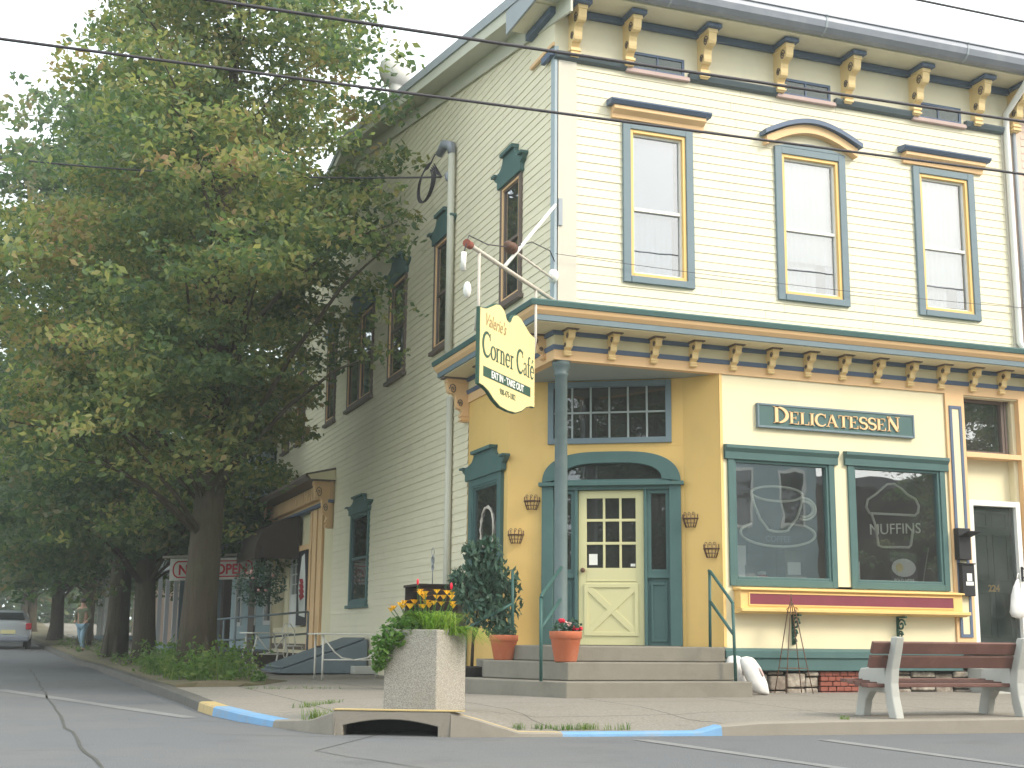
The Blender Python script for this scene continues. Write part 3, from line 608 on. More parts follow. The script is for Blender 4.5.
for k, (a0, a1, z0, z1, kind) in enumerate(UW):
    w, (i0, i1, j0, j1) = sash_window(FR, a0, a1, z0, z1, .105, 'bluegrey', 'bead', 5.46, .09 if kind == 'arch' else 0)
    h = MB()
    if kind == 'flat':
        h.fprofile(FR, [(0, z1+.02), (.05, z1+.02), (.06, z1+.07), (.13, z1+.12), (.13, z1+.17), (0, z1+.17)], a0-.16, a1+.16); h.build('hood', 'peach', w, .004)
        MB().fprofile(FR, [(0, z1+.172), (.15, z1+.172), (.19, z1+.215), (.19, z1+.235), (0, z1+.26)], a0-.22, a1+.22).build('hood_cap', 'navy', w, .004)
    else:
        def bow(za, zb, d1, ex, m, nm):
            p = MB(); A0, A1 = a0-ex, a1+ex; N = 20
            f = lambda q, zz: (A0+(A1-A0)*q/N, zz+.24*sin(pi*q/N)-.02)
            p.fprism(FR, [f(q, za) for q in range(N+1)]+[f(q, zb) for q in range(N, -1, -1)], 0, d1); p.build(nm, m, w)
        bow(z1+.0, z1+.12, .12, .16, 'peach', 'hood'); bow(z1+.122, z1+.185, .18, .21, 'navy', 'hood_cap')
    # a sheet of pale shade or curtain stands behind each pane
    if k == 0: curtain(FR, w, i0, i1-.055, 5.42, j1, -.13, 'shade'); curtain(FR, w, i0, i1-.085, j0, 5.44, -.15, 'shade', .008)
    else: curtain(FR, w, i0+.01, i1-.02, 5.05 if k == 1 else 4.95, j1, -.13, 'curtain', .006); curtain(FR, w, i0, i0+(i1-i0)*(.72 if k == 1 else .68), j0, 5.1, -.2, 'curtain', .012); curtain(FR, w, i0+(i1-i0)*.86, i1, j0, 5.1, -.14, 'shade'); MB().fbox(FR, i0+.02, i1-.03, 4.93, 4.955, -.128, -.118).build('hem', 'gutter', w)

# side windows with ogee crests --------------------------------------
def crest(F, a0, a1, z, m, w, s=1.0):
    c = (a0+a1)/2; hw = (a1-a0)/2+.03
    half = [(hw+.02, -.03), (hw+.02, .08), (hw+.10, .13), (hw+.17, .20), (hw+.165, .225), (hw*.86, .235), (hw*.64, .29), (hw*.54, .37), (hw*.52, .45), (hw*.3, .46)]
    pts = [(c-x, z+y*s) for x, y in half]+[(c+x, z+y*s) for x, y in reversed(half)]+[(c+hw, z-.04), (c-hw, z-.04)]
    b = MB(); b.fprism(F, pts, .0, .075); b.fprism(F, [(c-hw*.54, z+.42*s), (c-hw*.56, z+.49*s), (c+hw*.56, z+.49*s), (c+hw*.54, z+.42*s)], .0, .12)
    for sg in (-1, 1): b.fbox(F, c+sg*(hw+.09)-.07, c+sg*(hw+.09)+.07, z+.19*s, z+.235*s, 0, .12)
    b.build('crest', m, w, .006)
for k, (y0, y1, z0, z1, dbl) in enumerate(SW):
    low = k == len(SW)-1; tm = 'teal' if low else 'brown'
    spans = [(y0, y1)] if dbl == 1 else [(y0, (y0+y1)/2-.002), ((y0+y1)/2+.002, y1)]
    for s0, s1 in spans:
        w, (i0, i1, j0, j1) = sash_window(SD, s0, s1, z0, z1, .07, tm, 'teal' if low else 'peach', None, 0, 'glassd' if low else 'glassup', dc=.045, thin=1)
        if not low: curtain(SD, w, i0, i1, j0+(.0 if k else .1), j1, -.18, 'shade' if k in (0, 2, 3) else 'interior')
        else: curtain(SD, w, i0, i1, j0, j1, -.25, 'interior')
    crest(SD, y0, y1, z1, 'teal', w, .85 if not low else .6)
    MB().fbox(SD, y0-.06, y1+.06, z0-.06, z0-.001, 0, .09).build('sill', tm, w, .006)
    if low: MB().fbox(SD, y0+.28, y1-.25, 1.02, 1.42, -.10, -.094).build('notice', 'paper', w)

# lower cornice, wrapping the corner ----------------------------------
def lcorn(F, a0, a1, mit0):
    """bands of the storefront cornice; mit0 = 1 extends round the corner by each band's depth"""
    def band(pr, m, nm, zoff=0):
        b = MB(); n = len(pr)
        p = [F.P(a0-d*mit0, z, d) for d, z in pr]+[F.P(a1, z, d) for d, z in pr]
        b.add(p, [tuple(range(n-1, -1, -1)), tuple(range(n, 2*n))]+[(i, (i+1) % n, n+(i+1) % n, n+i) for i in range(n)]); b.build(nm, m, BLD)
    band([(.0, 4.06), (.50, 4.005), (.52, 3.985), (.505, 3.93), (.49, 3.925), (.0, 3.925)], 'teal', 'cornice_cap')
    band([(.0, 3.924), (.488, 3.924), (.47, 3.88), (.43, 3.835), (.0, 3.835)], 'peach', 'cornice_cove')
    band([(.0, 3.834), (.425, 3.834), (.425, 3.765), (.0, 3.765)], 'bluegrey', 'cornice_fascia')
    band([(.0, 3.764), (.40, 3.764), (.40, 3.75), (.0, 3.75)], 'storecream', 'cornice_soffit')
    band([(.0, 3.749), (.055, 3.749), (.045, 3.70), (.0, 3.70)], 'navy', 'bed_moulding')
    band([(.0, 3.699), (.018, 3.699), (.018, 3.57), (.0, 3.57)], 'storecream', 'frieze')
    band([(.0, 3.569), (.05, 3.569), (.035, 3.515), (.0, 3.515)], 'navy', 'frieze_moulding')
    band([(-.10, 3.514), (.025, 3.514), (.025, 3.39), (-.10, 3.39)], 'peach', 'beam')
lcorn(FR, 0, 7.35, 1); lcorn(SD, .0005, 3.55, 1)
for x in (.14, .735, 1.315, 1.87, 2.45, 3.0, 3.56, 4.10, 4.64, 5.17, 5.68, 6.20, 6.695, 7.2): bracket('frieze_bracket', FR, x, 3.735, .30, .21, .085, 'brkt', 'brown', False)
for y in (.30, 1.0, 1.7, 2.4): bracket('frieze_bracket', SD, y, 3.735, .30, .21, .085, 'peach', 'brown', False)
bracket('end_bracket', SD, 3.38, 3.73, .62, .34, .11, 'peach', 'brown')
# porch soffit and column
b = MB(); b.poly([(.10, .10), (2.25, .10), (2.25, .02), (7.0, .02), (7.0, .6), (2.3, .6), (1.97, .44), (.1, 1.62)], 3.392, 3.42); b.build('porch_soffit', 'soffit', BLD)
b = MB(); b.lathe([(.105, -.05), (.115, -.02), (.095, .03), (.082, .06), (.080, 1.6), (.076, 3.2), (.086, 3.21), (.086, 3.24), (.078, 3.25), (.10, 3.31), (.115, 3.34), (.115, 3.388)], (.115, .085, 0), 24); b.build('column', 'post', BLD)

# corner entrance -----------------------------------------------------
LW = (1.80, 3.16, .42, 2.26)        # window in the yellow side wall
b = MB()
b.fbox(SD, 1.64, 3.34, -.75, -.1, -.1, 0); b.fbox(SD, 1.66, LW[0], -.1, 3.39, -.1, .0); b.fbox(SD, LW[1], 3.34, -.1, 3.39, -.1, .0); b.fbox(SD, LW[0], LW[1], -.1, LW[2], -.1, 0); b.fbox(SD, LW[0], LW[1], LW[3], 3.39, -.1, 0)
D0, D1 = .94, 1.80
ELEN = 2.32
for a0, a1, z0, z1 in ((0, .46, -.1, 3.39), (.46, .5, 2.501, 3.39), (.46, .5, -.1, 2.039), (2.29, ELEN, -.1, 3.39), (.5, 2.25, 2.501, 2.58), (.5, .6, 2.58, 3.39), (2.12, 2.29, 2.58, 3.39), (2.25, 2.29, -.1, 2.039), (2.25, 2.29, 2.501, 2.58), (.6, 2.12, 3.34, 3.39)): b.fbox(EN, a0, a1, z0, z1, -.1, 0)
b.fbox(JB, -.02, JL+.0, -.1, 3.39, -.12, 0)
b.build('entrance_wall', 'yellow', BLD)
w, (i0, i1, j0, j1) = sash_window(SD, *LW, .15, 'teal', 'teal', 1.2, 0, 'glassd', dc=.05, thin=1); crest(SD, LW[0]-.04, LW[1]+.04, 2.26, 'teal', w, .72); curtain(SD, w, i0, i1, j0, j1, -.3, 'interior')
# transom over the door
w = MB().fring(EN, .54, 2.17, 2.545, 3.375, .075, -.06, .035).build('transom_window', 'bluegrey', BLD, .005)
m = MB(); 
for k in range(1, 6): m.fbox(EN, .615+1.48*k/6-.012, .615+1.48*k/6+.012, 2.62, 3.30, -.03, -.005)
m.fbox(EN, .615, 2.095, 2.95, 2.974, -.032, -.007); m.build('muntin', 'soffit', w); MB().fquad(EN, .615, 2.095, 2.62, 3.30, -.04).build('pane', 'glassd', w)
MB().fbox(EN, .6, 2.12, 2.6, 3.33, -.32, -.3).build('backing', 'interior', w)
# arched surround
fr = MB(); zs = 2.0
for a0, a1 in ((.47, .62), (2.13, 2.28)): fr.fbox(EN, a0, a1, -.05, zs, -.1, .06)
for a0, a1 in ((.90, .94), (1.80, 1.84)): fr.fbox(EN, a0, a1, -.05, 1.96, -.1, .03)
fr.fbox(EN, .62, 2.13, 1.935, 2.07, -.1, .04); fr.fbox(EN, .43, 2.32, 1.985, 2.035, -.02, .10)
c_ = 1.375; N = 28
se = lambda rx, rz, t: (c_+rx*(abs(cos(t))**.62)*(1 if cos(t) > 0 else -1), 2.036+rz*abs(sin(t))**.9)
ou = [se(.905, .40, pi*i/N) for i in range(N+1)]; inn = [se(.66, .215, pi*i/N) for i in range(N+1)]
inn = [(x, z+.034) for x, z in inn]
fr.fprism(EN, ou+inn[::-1], -.08, .055)
MB().fprism(EN, [(.46, 2.04), (.46, 2.5), (2.29, 2.5), (2.29, 2.04)]+[se(.80, .31, pi*i/N) for i in range(N+1)], -.1, -.002).build('arch_spandrel', 'yellow', BLD)
ent = fr.build('door_surround', 'teal', BLD, .006)
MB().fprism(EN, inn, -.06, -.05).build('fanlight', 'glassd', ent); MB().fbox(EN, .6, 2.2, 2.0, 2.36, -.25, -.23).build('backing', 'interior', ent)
for a0, a1 in ((.62, .90), (1.84, 2.13)):
    s = MB(); s.fring(EN, a0, a1, .86, 1.935, .05, -.07, .0); s.fbox(EN, a0, a1, -.05, .86, -.08, -.03); s.fbox(EN, a0, a1, .80, .86, -.03, .01)
    s.fring(EN, a0+.04, a1-.04, .0, .74, .03, -.03, -.012); s = s.build('sidelight', 'teal', BLD, .004)
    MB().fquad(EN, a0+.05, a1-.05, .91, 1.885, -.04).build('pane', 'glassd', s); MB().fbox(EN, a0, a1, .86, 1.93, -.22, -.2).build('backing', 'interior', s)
# pale yellow door: nine lights over a crossbuck
b = MB(); dz0, dz1 = -.045, 1.935; dw = D1-D0; a = D0
lz0, lz1 = .93, 1.83; la0, la1 = D0+.11, D1-.11
b.fbox(EN, a+.005, la0, dz0, dz1-.004, -.06, -.02); b.fbox(EN, la1, D1-.005, dz0, dz1-.004, -.06, -.02); b.fbox(EN, la0, la1, lz1, dz1-.004, -.06, -.02); b.fbox(EN, la0, la1, dz0, lz0, -.06, -.02)
gw = (la1-la0-.09)/3; gh = (lz1-lz0-.11)/3
for k in (1, 2): b.fbox(EN, la0+k*(gw+.03)-.0, la0+k*(gw+.03)+.03, lz0, lz1, -.055, -.022)
for k in (1, 2): b.fbox(EN, la0, la1, lz0+k*(gh+.035), lz0+k*(gh+.035)+.035, -.056, -.0215)
door = b.build('door', 'doorY', BLD, .004)
b = MB(); p0, p1, q0, q1 = la0-.0, la1+.0, .10, .70
b.fbox(EN, p0, p1, .76, .775, -.02, -.012)
b.fring(EN, p0-.03, p1+.03, q0-.03, q1+.03, .05, -.02, -.006)
for (x0, z0_, x1, z1_) in ((p0, q0, p1, q1), (p0, q1, p1, q0)):
    v = Vector((x1-x0, z1_-z0_)).normalized()*.04; b.fprism(EN, [(x0-v.y, z0_+v.x), (x0+v.y, z0_-v.x), (x1+v.y, z1_-v.x), (x1-v.y, z1_+v.x)], -.02, -.007 if x0 == p0 and z0_ == q0 else -.0085)
b.build('crossbuck', 'doorY', door, .003)
MB().fquad(EN, la0, la1, lz0, lz1, -.045).build('pane', 'glassd', door)
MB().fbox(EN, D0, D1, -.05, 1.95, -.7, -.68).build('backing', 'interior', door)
kn = MB(); c = EN.P(D0+.065, .90, .02); kn.blob(c, .032, .032, .032); kn.tube([EN.P(D0+.065, .90, -.02), EN.P(D0+.065, .90, .01)], .018); kn.build('knob', 'rust', door)
MB().fbox(EN, la0+.03, la0+.14, .97, 1.11, -.044, -.042).build('notice', 'paper', door); MB().fbox(EN, la1-.07, la1-.01, .95, .985, -.044, -.042).build('sticker', 'paper', door)
MB().fbox(EN, .5, 2.25, -.075, -.047, -.1, .10).build('threshold', 'steps', BLD)

# storefront ----------------------------------------------------------
WL, WR = (2.33, 3.965, .70, 2.485), (4.115, 5.715, .70, 2.495)
b = MB()
for a0, a1, z0, z1 in ((2.27, WL[0]+.05, -.1, 3.39), (WL[1]-.05, WR[0]+.05, .66, 3.39), (WR[1]-.05, 5.745, -.1, 3.39), (WL[0]+.05, WL[1]-.05, WL[3]-.05, 3.39), (WR[0]+.05, WR[1]-.05, WR[3]-.05, 3.39), (WL[0]+.05, WR[1]-.05, -.1, .72)): b.fbox(FR, a0, a1, z0, z1, -.1, 0)
b.build('storefront_wall', 'storecream', BLD)
MB().fbox(FR, 2.262, 2.30, -.05, 3.389, -.02, .012).build('corner_bead', 'bead', BLD)
def shop_window(a0, a1, z0, z1):
    b = MB(); b.fring(FR, a0+.03, a1-.03, z0, z1-.06, .085, -.06, .03)
    b.fprofile(FR, [(.0, z1-.19), (.045, z1-.19), (.05, z1-.10), (.085, z1-.05), (.085, z1-.01), (0, z1)], a0-.02, a1+.02); b.fring(FR, a0+.115, a1-.115, z0+.085, z1-.19, .035, -.07, .012)
    w = b.build('shop_window', 'teal', BLD, .005)
    MB().fquad(FR, a0+.15, a1-.15, z0+.12, z1-.225, -.04).build('pane', 'glass', w); return w
shop_window(*WL); shop_window(*WR)
b = MB()   # the room behind: back wall, sides, display floor
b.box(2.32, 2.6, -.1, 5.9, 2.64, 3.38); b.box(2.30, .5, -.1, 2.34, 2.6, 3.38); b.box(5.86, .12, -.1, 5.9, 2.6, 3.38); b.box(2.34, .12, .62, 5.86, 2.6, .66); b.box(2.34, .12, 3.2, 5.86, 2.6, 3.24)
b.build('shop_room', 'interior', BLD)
# ledge box with maroon panel
b = MB(); b.fbox(FR, 2.42, 5.755, .425, .645, 0, .16); b.fprofile(FR, [(0, .645), (.20, .645), (.20, .668), (0, .69)], 2.40, 5.77); b.fprofile(FR, [(0, .36), (.12, .36), (.22, .385), (.22, .424), (0, .424)], 2.40, 5.84)
led = b.build('ledge', 'bead', BLD, .005)
b = MB(); b.fring(FR, 2.53, 5.62, .455, .62, .016, .16, .172); b.build('panel_rim', 'bead', led)
MB().fbox(FR, 2.548, 5.602, .475, .602, .16, .165).build('panel', 'maroon', led)
for x in (3.25, 4.83):   # scrolled iron brackets
    b = MB(); b.fbox(FR, x-.018, x+.018, -.02, .355, .001, .02); b.fbox(FR, x-.016, x+.016, .335, .358, .02, .19)
    for cd_, cz, R in ((.085, .245, .085), (.06, .12, .055), (.045, .02, .04)): b.tube([FR.P(x, cz+R*(1-k/18)*sin(k*.62), cd_+R*(1-k/18)*cos(k*.62)) for k in range(16)], .013, 6)
    b.build('ledge_bracket', 'signG', BLD)
b = MB(); b.fprofile(FR, [(0, -.335), (.05, -.335), (.05, -.19), (.075, -.18), (.075, -.10), (.05, -.075), (0, -.062)], 2.25, 5.80); b.build('water_table', 'teal', BLD, .004)
# rubble foundation with a brick patch
b = MB(); b.fbox(FR, 2.2, 14, -.75, -.33, -.2, -.06); b.build('foundation', 'darkpot', BLD)
rg = random.Random(4); b = MB(); x = 2.25
while x < 6.3:
    if 3.62 < x < 4.24: x = 4.25
    z = -.72
    wd = rg.uniform(.22, .42)
    while z < -.36:
        hh = rg.uniform(.12, .2)
        if z+hh > -.34: hh = -.338-z
        if hh > .05: b.fbox(FR, x+.01, min(x+wd, 3.62 if x < 3.64 else 99)-.012, z+.008, z+hh-.008, -.1, -.05+rg.uniform(.0, .07))
        z += hh
    x += wd
b.build('rubble', 'stone', BLD, .025)
b = MB()
for r in range(6):
    for k in range(6):
        x0 = 3.64+k*.115-(.05 if r % 2 and k else 0)
        if x0 < 4.2: b.fbox(FR, x0, min(x0+.105, 4.235), -.715+r*.063, -.715+r*.063+.052, -.08, -.005+rg.uniform(0, .015))
b.build('brick_patch', 'brickh', BLD, .004)

# door 224 bay ---------------------------------------------------------
b = MB(); b.fbox(FR, 5.75, 6.06, -.05, 3.389, -.06, .03); b.fbox(FR, 6.99, 7.32, -.3, 3.389, -.06, .03); b.fbox(FR, 6.06, 6.99, 2.53, 2.60, -.25, .03)
pil = b.build('pilaster', 'peach', BLD, .004)
MB().fring(FR, 5.80, 6.00, .10, 3.22, .04, .03, .046).build('panel_frame', 'navy', pil); MB().fbox(FR, 5.842, 5.958, .142, 3.178, .03, .036).build('panel', 'storecream', pil)
b = MB(); b.fbox(FR, 6.06, 6.99, 1.95, 2.53, -.22, -.18); b.fbox(FR, 6.93, 6.99, -.1, 3.389, -.25, -.06); b.fbox(FR, 6.06, 6.99, 3.37, 3.389, -.25, 0); b.build('bay_panel', 'storecream', BLD)
w = MB(); w.fring(FR, 6.07, 6.85, 2.60, 3.37, .045, -.2, -.12); w.fring(FR, 6.855, 6.985, 2.60, 3.37, .03, -.2, -.11); w = w.build('transom_window', 'brown', BLD)
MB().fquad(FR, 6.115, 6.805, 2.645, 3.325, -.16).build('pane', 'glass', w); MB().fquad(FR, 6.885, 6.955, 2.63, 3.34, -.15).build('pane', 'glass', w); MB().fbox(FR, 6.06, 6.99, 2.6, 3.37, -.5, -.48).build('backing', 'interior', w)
b = MB(); b.fring(FR, 6.065, 6.93, -.06, 1.945, .075, -.12, .01); sd_ = b.build('storm_door', 'white', BLD, .004)
b = MB(); b.fbox(FR, 6.14, 6.855, .015, 1.87, -.16, -.12)
for (p0, p1, q0, q1) in ((6.20, 6.46, .10, .72), (6.53, 6.79, .10, .72), (6.20, 6.46, .86, 1.50), (6.53, 6.79, .86, 1.50), (6.20, 6.46, 1.58, 1.80), (6.53, 6.79, 1.58, 1.80)): b.fring(FR, p0, p1, q0, q1, .03, -.12, -.105)
b.build('door', 'doorG', sd_, .003); MB().fquad(FR, 6.14, 6.855, .015, 1.87, -.05).build('pane', 'glasslow', sd_)
text('224', .125, FR, 6.50, .72, -.103, .004, 'bead', sd_, 'house_number', bold=.004)
b = MB(); b.fbox(FR, 6.875, 6.905, .86, 1.06, .01, .022); b.tube([FR.P(6.89, .90, .02), FR.P(6.89, .92, .065), FR.P(6.89, 1.02, .065), FR.P(6.89, 1.04, .02)], .009); b.build('door_handle', 'iron', sd_)
b = MB(); b.fbox(FR, 5.95, 7.1, -.75, -.30, -.06, .45); b.build('door_step', 'conc', BLD, .01)

# side shop entry: bracketed hood, pilaster, poster, door ----------------
b = MB(); b.fbox(SD, 11.95, 18.62, -.75, 3.3, -.35, -.3); b.build('entry_wall', 'storecream', BLD)
b = MB()
for y0, y1 in ((12.0, 12.9), (16.6, 17.0)): b.fbox(SD, y0, y1, -.7, 3.3, -.3, -.02)
b.fbox(SD, 12.9, 18.6, 2.0, 3.3, -.3, -.06); b.fbox(SD, 12.9, 18.6, -.75, .25, -.3, -.05); b.fbox(SD, 15.5, 16.6, .25, 2.0, -.3, -.1); b.build('entry_panelling', 'storecream', BLD)
b = MB()
for y0, y1 in ((12.95, 13.35), (13.5, 13.9), (14.0, 14.2)): b.fbox(SD, y0, y1, -.55, 2.75, -.1, .03)
b.fbox(SD, 14.2, 15.7, 1.93, 2.05, -.1, .02); b.build('entry_pilaster', 'peach', BLD, .005)
b = MB(); b.fprofile(SD, [(0, 3.45), (.62, 3.30), (.62, 3.24), (.55, 3.17), (0, 3.17)], 11.9, 18.7); hood = b.build('entry_cornice', 'brown', BLD)
MB().fprofile(SD, [(.01, 3.40), (.59, 3.27), (.52, 3.19), (.01, 3.19)], 11.88, 11.899).build('end_panel', 'storecream', hood)
MB().fbox(SD, 12.0, 18.6, 2.80, 3.169, -.06, .08).build('frieze', 'peach', hood)
b = MB()
for k in range(26): b.fprism(SD, [(12.15+k*.25, 2.86), (12.30+k*.25, 2.86), (12.30+k*.25, 3.15), (12.15+k*.25, 3.15)], .08, .22)
b.build('dentils', 'peach', hood, .01)
MB().fbox(SD, 12.0, 18.6, 2.735, 2.798, -.05, .12).build('architrave', 'navy', hood)
for y in (12.1, 17.9): bracket('entry_bracket', SD, y, 3.165, .95, .42, .14, 'peach', None)
dr = MB().fring(SD, 15.62, 16.55, .25, 1.98, .08, -.1, -.04).build('side_door', 'white', BLD); MB().fbox(SD, 15.7, 16.47, .25, 1.0, -.1, -.06).build('panel', 'white', dr)
MB().fquad(SD, 15.7, 16.47, 1.0, 1.9, -.08).build('pane', 'glassd', dr)
b = MB()
for k in (1, 2, 3): b.fbox(SD, 15.7, 16.47, 1.0+.225*k-.012, 1.0+.225*k+.012, -.078, -.06)
b.fbox(SD, 16.07, 16.1, 1.0, 1.9, -.078, -.061); b.build('muntin', 'white', dr)
# poster: banded picture panel, a generic flag-like collage
po = MB().fbox(SD, 14.28, 15.45, .28, 1.92, -.05, .015).build('poster', 'iron', BLD)
b = MB(); b.fprism(SD, [(14.45, .45), (15.1, .5), (15.3, 1.1), (15.0, 1.8), (14.7, 1.85), (14.5, 1.2)], .016, .018); b.build('pale_shape', 'paper', po)
b = MB(); 
for k in range(4): b.fprism(SD, [(14.55+.05*k, .9+.1*k), (15.0, .82+.12*k), (15.2, .95+.12*k), (14.8, 1.0+.1*k)], .019+.001*k, .0195+.001*k)
b.build('red_stripes', 'red', po)
b = MB(); N = 10; pr = [(1.0*sin(pi/2*i/N), 2.72-.84*(1-cos(pi/2*i/N))) for i in range(N+1)]
p = [SD.P(y, z, d+.02) for y in (15.35, 17.9) for d, z in pr]; n_ = N+1
b.add(p, [(i, i+1, n_+i+1, n_+i) for i in range(N)], True); b.add([SD.P(15.35, 1.88, .02)]+p[:n_], [tuple(range(n_+1))]); b.add([SD.P(17.9, 1.88, .02)]+p[n_:], [tuple(range(n_+1))])
b.fprofile(SD, [(1.0, 1.76), (1.02, 1.76), (1.02, 1.885), (1.0, 1.885)], 15.35, 17.9); b.fprism(SD, [(15.35, 1.76), (15.365, 1.76), (15.365, 1.885), (15.35, 1.885)], .02, 1.0)
tag(b.build('shop_awning', 'awning'), 'dark brown quarter-round awning over the side shop door', 'awning')

# service conduit and weatherhead on the side wall
b = MB(); b.tube([(-.09, 4.12, 4.1), (-.09, 4.12, 7.5)], .055, 10); cdt = b.build('service_conduit', 'rake', BLD)
b = MB(); b.tube([(-.09, 4.12, 7.48), (-.10, 4.14, 7.62), (-.16, 4.28, 7.68), (-.2, 4.45, 7.56)], [.06, .08, .085, .06], 10); b.build('weatherhead', 'gutter', cdt)
b = MB(); b.tube([(-.07, 4.05, -.55), (-.07, 4.05, 3.6)], .05, 10); b.build('side_downspout', 'rake', BLD)
b = MB()
for k in range(4):
    o = .035*k; cy_, cz_, ry_, rz_ = 4.93+o*.4, 7.26-o*.5, .46-o*.5, .30-o*.4
    b.tube([(-.2, 4.45, 7.55), (-.22, 4.60, 7.62)]+[(-.24-.012*k, cy_+ry_*cos(radians(q)), cz_+rz_*sin(radians(q))) for q in range(115, -235, -14)]+[(-.19, 4.32, 7.16)], .011, 5)
tag(b.build('service_cable', 'blk'), 'black service cable hanging in a loop from the weatherhead on the side wall', 'cable')
b = MB(); b.blob((-.10, 4.25, 7.15), .06, .05, .09); b.build('cable_clamp', 'gutter', cdt)
# roof turbine vent
t = thing('roof_vent', 'round pale metal vent standing above the gable roof edge', 'vent', (-.2, 7.3, 9.6))
MB().lathe([(.11, -.25), (.11, .25), (.15, .3)], seg=16).build('neck', 'white', t); MB().lathe([(.15, .28), (.27, .42), (.31, .58), (.27, .72), (.15, .82), (.02, .84)], seg=20).build('turbine_head', 'white', t)
# yellow wall: drain outlet and outdoor socket left out (not in the photograph)
# ================================================================== STEPS, RAILS, SIGNS, FURNITURE
t = thing('concrete_steps', 'three worn concrete steps wrapping round the corner entrance', 'steps', (1, -.4, -.62))
def step(nm, poly, z0, z1): b = MB(); b.poly([(x-1, y+.4) for x, y in poly], z0+.62, z1+.62); b.build(nm, 'steps', t, .012)
step('landing', [(2.12, -.25), (.07, -.25), (-.33, .85), (-.02, 1.64), (.02, 1.64), (1.95, .42), (2.25, -.01), (2.25, -.06), (2.12, -.06)], -.23, -.055)
step('tread', [(2.13, -.56), (-.06, -.56), (-.62, .72), (-.32, 1.9), (-.01, 2.0), (1, .3), (2.25, -.02), (2.13, -.08)], -.44, -.235)
step('tread', [(2.14, -.88), (-.21, -.88), (-.93, .62), (-.62, 2.3), (-.01, 2.5), (1, .3), (2.26, -.03), (2.14, -.1)], -.72, -.445)
def rail(label, loc, paths, r=.019):
    t = thing('handrail', label, 'handrail', loc, 0, 'green pipe handrails of the entrance steps')
    for nm, p in paths: b = MB(); b.tube([tuple(Vector(q)-Vector(loc)) for q in p], r, 10); b.build(nm, 'rail', t)
rail('dark green handrail on the right of the steps beside the white sacks', (2.02, -.7, -.445), [('post', [(2.02, -.7, -.445), (2.0, -.7, .475)]), ('post', [(2.05, -.04, -.055), (2.06, -.04, .865)]), ('top_rail', [(2.06, -.02, .875), (2.06, -.06, .865), (2.0, -.68, .48), (2.0, -.705, .455)]), ('mid_rail', [(2.06, -.04, .50), (2.0, -.7, .10)])])
rail('green handrail rising behind the geranium pot to the corner column', (-.42, -.62, -.445), [('post', [(-.41, -.62, -.445), (-.415, -.62, .49)]), ('top_rail', [(-.415, -.64, .48), (-.40, -.60, .51), (.08, -.02, .86)]), ('mid_rail', [(-.415, -.62, .13), (.06, -.04, .48)])])
rail('green handrail at the left of the steps, half hidden by the shrub', (-.18, .95, -.055), [('post', [(-.17, .95, -.055), (-.18, .95, .855)]), ('mid_rail', [(-.18, .95, .45), (-.74, 1.1, .13)]), ('post', [(-.74, 1.1, -.44), (-.74, 1.1, .15)])])

# terracotta pots -----------------------------------------------------
def pot(label, loc, R, H, flower):
    t = thing('flower_pot', label, 'flower pot', loc)
    MB().lathe([(R*.64, 0), (R*.70, H*.04), (R*.93, H*.74), (R*.94, H*.745), (R, H*.76), (R*1.03, H*.98), (R*1.02, H), (R*.93, H), (R*.90, H*.80)], seg=28).build('pot', 'terra', t)
    MB().lathe([(R*.9, H*.84), (.001, H*.87)], seg=20).build('soil', 'soil', t)
    rng = np.random.default_rng(int(R*1000)+flower); pts = np.concatenate([cloud((R*.6*cos(a), R*.6*sin(a), H*(1.0+.1*(k % 3))), R*.5, 22, rng, .8) for k, a in enumerate(np.linspace(0, 6.28, 7))])
    leaf_obj('foliage', pts, .055 if flower == 1 else .09, 'leafd', t, 5, aspect=.8 if flower == 1 else .3)
    return t
t = pot('terracotta pot of red geraniums standing in front of the corner column', (-.02, -.40, -.235), .185, .345, 1)
rg = random.Random(2)
for (dx, dy, dz, m) in ((-.06, -.02, .46, 'petalR'), (.03, .0, .42, 'petalP'), (.10, -.05, .37, 'petalR'), (.17, -.03, .37, 'petalR')):
    s = MB(); s.tube([(dx*.4, dy, .28), (dx, dy, dz)], .005, 5); s.build('stem', 'leafg', t)
    b = MB()
    for k in range(9): a = rg.random()*6.28; b.blob((dx+.028*cos(a)*rg.random(), dy+.028*sin(a), dz+rg.uniform(-.01, .025)), .019, .019, .016, 6, 4)
    b.build('flower', m, t)
pot('terracotta pot of grassy leaves on the left end of the steps', (-.36, .75, -.235), .175, .30, 2)
# tall shrub in a dark tub
t = thing('potted_shrub', 'tall dark leafy shrub in a black tub left of the entrance steps', 'shrub', (-.62, 1.2, -.6))
MB().lathe([(.17, 0), (.20, .26), (.21, .27), (.19, .28), (.18, .24)], seg=20).build('tub', 'darkpot', t)
b = MB(); b.tube([(0, 0, .2), (.02, 0, .7), (.1, .02, 1.1), (.14, .04, 1.7)], [.022, .018, .014, .008], 7); b.tube([(.02, 0, .6), (.2, .05, 1.0), (.35, .1, 1.35)], [.014, .01, .006], 6); b.tube([(.05, 0, .8), (-.1, -.05, 1.2), (-.18, 0, 1.5)], [.012, .009, .005], 6); b.build('stem', 'bark', t)
rng = np.random.default_rng(3); pts = []
for (x, y, z, r) in ((.15, 0, 1.72, .26), (.0, 0, 1.52, .24), (.36, 0, 1.50, .26), (.20, .1, 1.3, .34), (-.12, 0, 1.34, .24), (.42, 0, 1.18, .26), (.12, -.1, 1.05, .28), (.36, 0, .90, .20), (.0, .05, 1.85, .14), (.22, 0, 1.92, .14), (-.22, 0, 1.5, .12), (.5, 0, 1.38, .14)): pts.append(cloud((x, y, z), r, int(1050*r**1.3), rng, .9))
leaf_obj('foliage', np.concatenate(pts)-np.array([0, 0, .13]), .12, 'leafd', t, 4, droop=1.1, aspect=.36)

